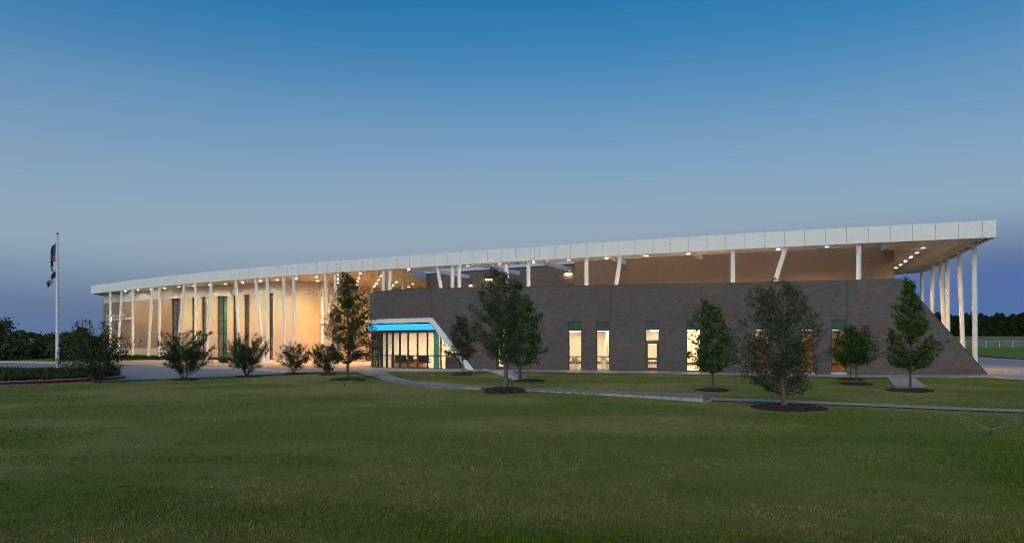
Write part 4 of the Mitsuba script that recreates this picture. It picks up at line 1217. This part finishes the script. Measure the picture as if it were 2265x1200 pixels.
def band(key, pts, n, h0, h1, wid, ca, cb, label, category, inside_island=True):
    poly = gpoly(pts).intersection(isl.buffer(-.15)) if inside_island else gpoly(pts).difference(plaza_poly)
    x0, y0, x1, y1 = poly.bounds
    x0 = max(x0, -60)
    q = np.stack([rng.uniform(x0, x1, n * 4), rng.uniform(y0, y1, n * 4)], 1)
    q = q[shapely.contains_xy(poly, q[:, 0], q[:, 1])][:n]
    P = np.column_stack([q, h(q[:, 0], q[:, 1]) + .1])
    cl = meshkit.fbm(np.stack([q[:, 0] * .8, q[:, 1] * .8, q[:, 0] * 0], -1), 2)
    m, col = blades(P, (h0 + (h1 - h0) * cl) * rng.uniform(.6, 1.2, len(P)), np.full(len(P), wid) * rng.uniform(.7, 1.4, len(P)), rng, tint(len(P), rng, ca, cb), .5)
    k = obj(key, m, 'leaf', color=col); lab(k, label, category, kind='stuff')


band('bed_shrubs', [(-300, 856), (0, 849), (130, 844), (215, 840), (215, 826), (100, 825), (-300, 828)], 26000, .20, .60, .05, (.030, .046, .018), (.062, .085, .032), 'band of low dark shrubs filling the flagpole island', 'shrubs')
band('ornamental_grass', [(195, 842), (262, 838), (266, 833.5), (225, 828), (195, 828)], 9000, .35, .75, .025, (.06, .07, .035), (.12, .125, .075), 'pale feathery ornamental grass at the tip of the flagpole island', 'grass')
band('wall_planting', [(150, 799), (330, 797.3), (470, 797.3), (560, 797), (575, 796), (470, 791), (330, 788.6), (150, 788)], 12000, .10, .34, .05, (.018, .030, .010), (.034, .050, .018), 'low green planting along the foot of the brown wall behind the columns', 'planting', False)

# far trees at the left: crowns in front of the dusk sky
far_left = [(-30, 797, [(780, -60, 5), (755, -70, 20), (730, -65, 28), (712, -50, 26), (698, -30, 12)], 60, .30, (.022, .034, .016), (.040, .055, .024), 'tree with open twigs cut by the left edge of the picture', 0),
            (8, 796, [(786, -25, 45), (770, -35, 52), (755, -30, 48), (745, -15, 35)], 42, .32, (.026, .036, .018), (.045, .055, .028), 'low green tree at the left edge behind the driveway', 4),
            (32, 792, [(782, 12, 56), (768, 5, 62), (752, 15, 55), (745, 22, 46)], 40, .30, (.040, .045, .028), (.060, .062, .036), 'grey green multi-stemmed tree left of the house roof', 0),
            (45, 788, [(780, 20, 75), (755, 22, 72), (738, 28, 66), (725, 36, 56), (722, 42, 50)], 46, .42, (.012, .022, .010), (.022, .034, .014), 'dark conifer standing highest left of the flagpole', 0),
            (75, 792, [(784, 55, 100), (770, 48, 104), (758, 56, 98), (750, 65, 90)], 44, .30, (.026, .036, .016), (.046, .056, .024), 'white flowering crape myrtle left of the flagpole', 14),
            (72, 786, [(775, 55, 92), (752, 56, 92), (735, 60, 86), (726, 66, 78)], 40, .42, (.012, .022, .010), (.022, .034, .014), 'dark bushy tree behind the flowering crape myrtle', 0),
            (97, 793, [(784, 80, 125), (768, 76, 128), (755, 82, 120), (742, 90, 112), (735, 96, 106)], 44, .30, (.026, .034, .017), (.044, .052, .024), 'flowering crape myrtle right beside the flagpole', 14),
            (115, 785, [(775, 95, 135), (752, 94, 138), (738, 100, 130), (730, 108, 122)], 40, .42, (.014, .024, .011), (.026, .038, .016), 'dark tree directly behind the flagpole', 0),
            (148, 796, [(786, 128, 175), (770, 122, 182), (750, 126, 178), (735, 132, 170), (725, 142, 156)], 50, .30, (.020, .030, .014), (.036, .048, .022), 'bushy tree just right of the flagpole', 0),
            (180, 795, [(786, 160, 205), (765, 158, 210), (748, 162, 202), (730, 170, 192), (712, 176, 186)], 46, .30, (.018, .028, .013), (.032, .044, .020), 'tree with a tall leader between the flagpole and the school', 0),
            (168, 785, [(776, 145, 195), (752, 146, 196), (740, 155, 186), (735, 162, 178)], 40, .42, (.012, .022, .010), (.022, .034, .014), 'dark tree on the skyline between the flagpole and the school', 0),
            (212, 787, [(778, 195, 236), (755, 192, 238), (742, 198, 232), (736, 206, 224)], 44, .40, (.014, .024, .010), (.024, .036, .014), 'dark tree against the left corner of the school', 0)]
for i, (px, py, env, nb_, lf, ca, cb, lb_, fl) in enumerate(far_left):
    ca, cb = tuple(2.5 * x for x in ca), tuple(2.5 * x for x in cb)
    env = [(py - (py - y) * (.80 if i > 0 else .9), a, b) for y, a, b in env]
    plant(num('far_tree'), lb_, 'tree', px, py, env, nb=nb_, twigs=7, lpt=22, leaf=lf, spread=.26, ca=ca, cb=cb, seed=80 + i, trunk_r=.12, flower=fl, upward=.4)

# the dark cedar wood at the right: single trees along the skyline
rng = np.random.default_rng(5)
ncd = 0
for row, (dist, nn) in enumerate(((231, 26), (237, 26), (243, 26))):
    for i in range(nn):
        px = 2010 + i * 13.2 + rng.uniform(-4, 4) + row * 6
        Y = dist + rng.uniform(-2, 3)
        X = (px - CX) * Y / F
        z0 = float(h(X, Y))
        H = (rng.uniform(5.6, 7.2) + row * .55)
        R = rng.uniform(2.2, 3.2)
        n = 1500
        t = rng.random(n) ** .8
        lim = R * (1 - t) ** .55 + .15
        a = rng.random(n) * 2 * np.pi
        lobes = .72 + .28 * np.sin(a * 5 + t * 22 + i)
        r = lim * lobes * np.sqrt(rng.uniform(.35, 1, n))
        c = np.stack([X + r * np.cos(a), Y + r * np.sin(a), z0 + .1 + t * H], 1)
        m, col = leaves_mesh(c, .55, rng, tint(n, rng, (.018, .034, .013), (.036, .056, .021)), .55)
        key = num('cedar_tree')
        scene[key + '__crown'] = mikit.ply(m, 'leaf', color=col)
        scene[key + '__trunk'] = mikit.ply(tube([(X, Y, z0 - .2), (X, Y, z0 + H * .9)], [.18, .03], 6), 'bark')
        lab(key, 'dark cedar in the solid tree line beyond the fence at right', 'tree', 'cedars of the tree line at right')

# ------------------------------------------------------------------ fence and hydrant at the right
key = 'chain_link_fence'
fz = lambda X, Y: float(h(X, Y))
posts = []
for px in np.arange(2000, 2420, 29.5):
    q = np.array([(px + 4 - CX) * 150 / F, 150.0])
    posts.append(q)
    obj(key + '__post', tube([(q[0], q[1], fz(*q) - .2), (q[0], q[1], fz(*q) + 1.35)], .075, 8), 'galvanised')
for a, b in zip(posts[:-1], posts[1:]):
    za, zb_ = fz(*a), fz(*b)
    obj(key + '__top_rail', tube([(a[0], a[1], za + 1.32), (b[0], b[1], zb_ + 1.32)], .04, 6), 'galvanised')
wires = []
for a, b in zip(posts[:-1], posts[1:]):
    za, zb_ = fz(*a), fz(*b)
    for t in np.linspace(0, 1, 15)[:-1]:
        for s_ in (-1, 1):
            t2 = t + s_ * .35
            tc = min(max(t2, 0), 1)
            zf = 1.28 * (tc - t) / (t2 - t)
            p0, p1 = a + (b - a) * t, a + (b - a) * tc
            wires.append(tube([(p0[0], p0[1] + .03, za + (zb_ - za) * t + .03), (p1[0], p1[1] + .03, za + (zb_ - za) * tc + .03 + zf)], .004, 3, cap=False))
k = obj(key + '__mesh', cat(wires), 'galvanised'); lab(k, None, kind='stuff')
lab(key, 'galvanised chain link fence across the field at the right edge', 'fence')
q = G(2141.5, 779.5); key = 'fire_hydrant'
hy = (q[0], q[1], q[2])
obj(key + '__barrel', lathe([(0, 0), (.26, 0), (.26, .06), (.19, .08), (.18, .7), (.24, .72), (.24, .78), (.19, .8), (.17, .92), (.08, 1.02), (0, 1.03)], hy), 'hydrant_paint', smooth=40)
obj(key + '__cap', cat([tube([(hy[0] - .34, hy[1], hy[2] + .58), (hy[0] + .34, hy[1], hy[2] + .58)], .09, 10), tube([(hy[0], hy[1] - .34, hy[2] + .52), (hy[0], hy[1], hy[2] + .52)], .11, 10)]), 'hydrant_paint')
obj(key + '__operating_nut', tube([(hy[0], hy[1], hy[2] + 1.0), (hy[0], hy[1], hy[2] + 1.12)], .04, 5), 'hydrant_paint')
lab(key, 'pale fire hydrant on the grass just right of the slanted wall', 'fire hydrant')


# ------------------------------------------------------------------ vehicles
def wheel(key, c, r, w_, rz):
    t = trimesh.creation.cylinder(r, w_, sections=20)
    R = trimesh.transformations.rotation_matrix(math.pi / 2, [1, 0, 0])
    t.apply_transform(R); t.apply_transform(trimesh.transformations.rotation_matrix(rz, [0, 0, 1])); t.apply_translation(c)
    k = obj(key + '__wheel', t, 'rubber', smooth=40)
    rim = trimesh.creation.cylinder(r * .6, w_ + .03, sections=14)
    rim.apply_transform(R); rim.apply_transform(trimesh.transformations.rotation_matrix(rz, [0, 0, 1])); rim.apply_translation(c)
    obj(k + '__rim', rim, 'dark_metal')


def car(px, Y, rz, paint, label):
    key = num('parked_car')
    X = (px - CX) * Y / F
    z = float(h(X, Y)) + .03
    R = trimesh.transformations.rotation_matrix(rz, [0, 0, 1]); R[:3, 3] = (X, Y, z)
    prof = sg.Polygon([(-2.2, .32), (-2.25, .72), (-2.1, .88), (-1.25, .95), (-.55, 1.42), (.75, 1.48), (1.6, 1.05), (2.15, .98), (2.25, .6), (2.2, .32)]).buffer(.05).buffer(-.02)

    def side(poly, w_):
        m = trimesh.creation.extrude_polygon(poly, w_, engine='earcut'); m.apply_translation([0, 0, -w_ / 2])
        m.apply_transform(trimesh.transformations.rotation_matrix(math.pi / 2, [1, 0, 0]))
        v = m.vertices; k = np.clip((v[:, 2] - .95) / .5, 0, 1); v[:, 1] *= 1 - .16 * k
        m.apply_transform(R); return m
    obj(key + '__body', side(prof, 1.78), paint)
    gl = sg.Polygon([(-1.12, .98), (-.5, 1.38), (.72, 1.43), (1.4, 1.06)])
    obj(key + '__side_window', side(gl.buffer(-.02), 1.80), 'green_glass')
    ws = np.array([(-1.27, -.68, .985), (-1.27, .68, .985), (-.60, .60, 1.405), (-.60, -.60, 1.405)]) + [-.03, 0, .04]
    mm = trimesh.Trimesh(ws, [[0, 2, 1], [0, 3, 2]], process=False); mm.apply_transform(R); obj(key + '__windscreen', mm, 'green_glass')
    for s_ in (-1, 1):
        m = box([-2.24, s_ * .62, .74], [.08, .34, .14]); m.apply_transform(R); obj(key + '__headlight', m, 'lamp_glass')
        m = box([2.24, s_ * .66, .82], [.08, .26, .16]); m.apply_transform(R); obj(key + '__tail_light', m, 'red_lamp')
        for xx in (-1.35, 1.35):
            c = R @ np.array([xx, s_ * .80, .33, 1]); wheel(key, c[:3], .33, .22, rz)
    m = box([-2.27, 0, .55], [.05, 1.0, .16]); m.apply_transform(R); obj(key + '__grille', m, 'dark_metal')
    lab(key, label, 'car')


car(192, 118, math.pi / 2 - .25, 'car_dark', 'dark car parked behind the large shrub left of the school')
car(216, 122, math.pi / 2 + .5, 'car_pale', 'pale car parked beside the left corner of the school')
key = 'utility_trailer'
Y = 79.0; X = (806 - CX) * Y / F; z = float(h(X, Y)) + .06
L0, L1 = -1.2, 2.6
obj(key + '__bed', cat([bbox(X + L0, X + L1, Y, Y + 1.9, z + .62, z + .74), bbox(X + L0, X + L1, Y - .04, Y + .04, z + .52, z + .78)]), 'rust_paint')
for x_ in np.linspace(L0 + .05, L1 - .05, 5):
    obj(key + '__post', bbox(X + x_ - .03, X + x_ + .03, Y - .02, Y + .04, z + .74, z + 1.15), 'dark_metal')
obj(key + '__rail', bbox(X + L0, X + L1, Y - .03, Y + .03, z + 1.12, z + 1.18), 'dark_metal')
for x_ in (.45, 1.25):
    wheel(key, (X + x_, Y - .1, z + .36), .36, .22, 0)
obj(key + '__fender', bbox(X + .0, X + 1.7, Y - .24, Y - .02, z + .76, z + .80), 'dark_metal')
obj(key + '__tongue', tube([(X + L0, Y + .95, z + .62), (X + L0 - 1.2, Y + .95, z + .55)], .05, 6), 'rust_paint')
obj(key + '__jack', tube([(X + L0 - .5, Y + .95, z), (X + L0 - .5, Y + .95, z + .95)], .045, 8), 'galvanised')
lab(key, 'dark utility trailer with twin wheels parked left of the glass corner', 'trailer')
key = 'equipment_box'
obj(key + '__cabinet', bbox(X + .45, X + 1.9, Y + .3, Y + 1.5, z + .75, z + 1.95), 'dark_metal'); obj(key + '__panel', bbox(X + 1.0, X + 1.8, Y + .24, Y + .29, z + .9, z + 1.8), 'siding')
lab(key, 'dark equipment box riding on the utility trailer', 'box')
# the house behind the trees
key = 'distant_house'
Yh = 150.0; Xh = (62 - CX) * Yh / F; zh = float(h(Xh, Yh))
obj(key + '__wall', bbox(Xh - 5, Xh + 5, Yh, Yh + 8, zh - .5, zh + 1.2), 'siding')
rf = trimesh.Trimesh([[Xh - 5.4, Yh - .4, zh + 1.2], [Xh + 5.4, Yh - .4, zh + 1.2], [Xh + 5.4, Yh + 8.4, zh + 1.2], [Xh - 5.4, Yh + 8.4, zh + 1.2], [Xh - 5.4, Yh + 4, zh + 2.3], [Xh + 5.4, Yh + 4, zh + 2.3]], [[0, 1, 5], [0, 5, 4], [2, 3, 4], [2, 4, 5], [0, 4, 3], [1, 2, 5]], process=False)
obj(key + '__roof', rf, 'roof_shingle')
for x_ in (-2.5, 2.5): obj(key + '__window', bbox(Xh + x_ - .6, Xh + x_ + .6, Yh - .05, Yh, zh + .1, zh + 1.0), 'green_glass')
lab(key, 'low house with a brownish roof half hidden by the trees at left', 'house')

# ------------------------------------------------------------------ sprinklers
for px, py, n, R_, lb_ in [(2193, 961.5, 2600, 1.0, 'lawn sprinkler throwing a fan of spray at the right edge of the front lawn'), (762, 853, 1500, 1.5, 'lawn sprinkler spraying a faint mist below the conical tree'), (460, 843, 700, 1.4, 'lawn sprinkler with a thin mist beside the second shrub')]:
    rng = np.random.default_rng(int(px))
    g = G(px, py)
    key = num('lawn_sprinkler')
    obj(key + '__head', lathe([(0, 0), (.02, 0), (.02, .07), (.028, .075), (.028, .1), (0, .1)], g), 'dark_metal')
    a = np.where(rng.random(n) < .5, rng.uniform(-.5, .5, n), np.pi + rng.uniform(-.5, .5, n))
    t = rng.random(n) ** .9
    el = rng.uniform(.25, .55, n)
    r = t * R_ * rng.uniform(.7, 1.1, n)
    c = np.stack([g[0] + r * np.cos(a), g[1] + r * np.sin(a), g[2] + .1 + r * np.tan(el) - .38 * r ** 2 / R_ * np.tan(el)], 1) + rng.normal(0, .05, (n, 3)) * (t[:, None] + .05)
    s_ = rng.uniform(.0006, .0012, n) * (1.0 + g[1] / 30)
    o = np.array([[1, 0, 0], [-1, 0, 0], [0, 1, 0], [0, -1, 0], [0, 0, 1], [0, 0, -1]], float)
    f8 = np.array([[0, 2, 4], [2, 1, 4], [1, 3, 4], [3, 0, 4], [2, 0, 5], [1, 2, 5], [3, 1, 5], [0, 3, 5]])
    v = (c[:, None] + o[None] * s_[:, None, None]).reshape(-1, 3)
    f = (f8[None] + np.arange(n)[:, None, None] * 6).reshape(-1, 3)
    k = obj(key + '__spray', trimesh.Trimesh(v, f, process=False), 'water_spray'); lab(k, None, kind='stuff')
    lab(key, lb_, 'sprinkler')

# ------------------------------------------------------------------ grass of the lawns
rng = np.random.default_rng(99)
N = 620000
py = HZ + 20 + (1275 - HZ - 20) * rng.random(N * 2) ** 0.93
px = rng.uniform(-420, 2690, N * 2)
P = G(px, py)
keep = (P[:, 1] < 58) & (P[:, 1] > 3.5) & (np.abs(P[:, 0]) < 60)
block = shapely.union_all([p.buffer(0.02) for p in paved] + [sg.Polygon(D.q).buffer(.4), sg.Polygon(list(D.q) + [(30, 90), (-60, 120), (-12, 70)]).buffer(0)])
shapely.prepare(block)
keep &= ~shapely.contains_xy(block, P[:, 0], P[:, 1])
P = P[keep][:N]
dry = meshkit.fbm(np.stack([P[:, 0] * .33, P[:, 1] * .33, P[:, 0] * 0 + 3], -1), 4)
lush = meshkit.fbm(np.stack([P[:, 0] * .55, P[:, 1] * .8, P[:, 0] * 0 + 9], -1), 3)
t = np.clip(ss(.44, .66, dry) * .80 + rng.normal(0, .16, len(P)), 0, 1)[:, None]
col = np.array([[.108, .142, .014]]) * (1 - t) + np.array([[.275, .225, .080]]) * t
col = col * (1 - .26 * ss(.42, .66, lush)[:, None] * np.array([[.9, .25, .6]])) * (.55 + .95 * rng.random(len(P)) ** 1.3)[:, None]
clump = meshkit.fbm(np.stack([P[:, 0] * 4.5, P[:, 1] * 4.5, P[:, 0] * 0 + 5], -1), 2)
col *= (.70 + .6 * clump)[:, None]
far = np.clip(P[:, 1] / 40, 0, 1)
hg = (.022 + .020 * ss(.35, .7, lush) + .022 * ss(.5, .75, clump)) * rng.uniform(.5, 1.3, len(P))
m, col = blades(P - [0, 0, .01], hg, (.0045 + .017 * far) * rng.uniform(.7, 1.4, len(P)), rng, col, .8)
obj('lawn_grass', m, 'leaf', color=col)
lab('lawn_grass', 'mown grass blades of the lawns, green with straw coloured patches', 'grass', kind='stuff')
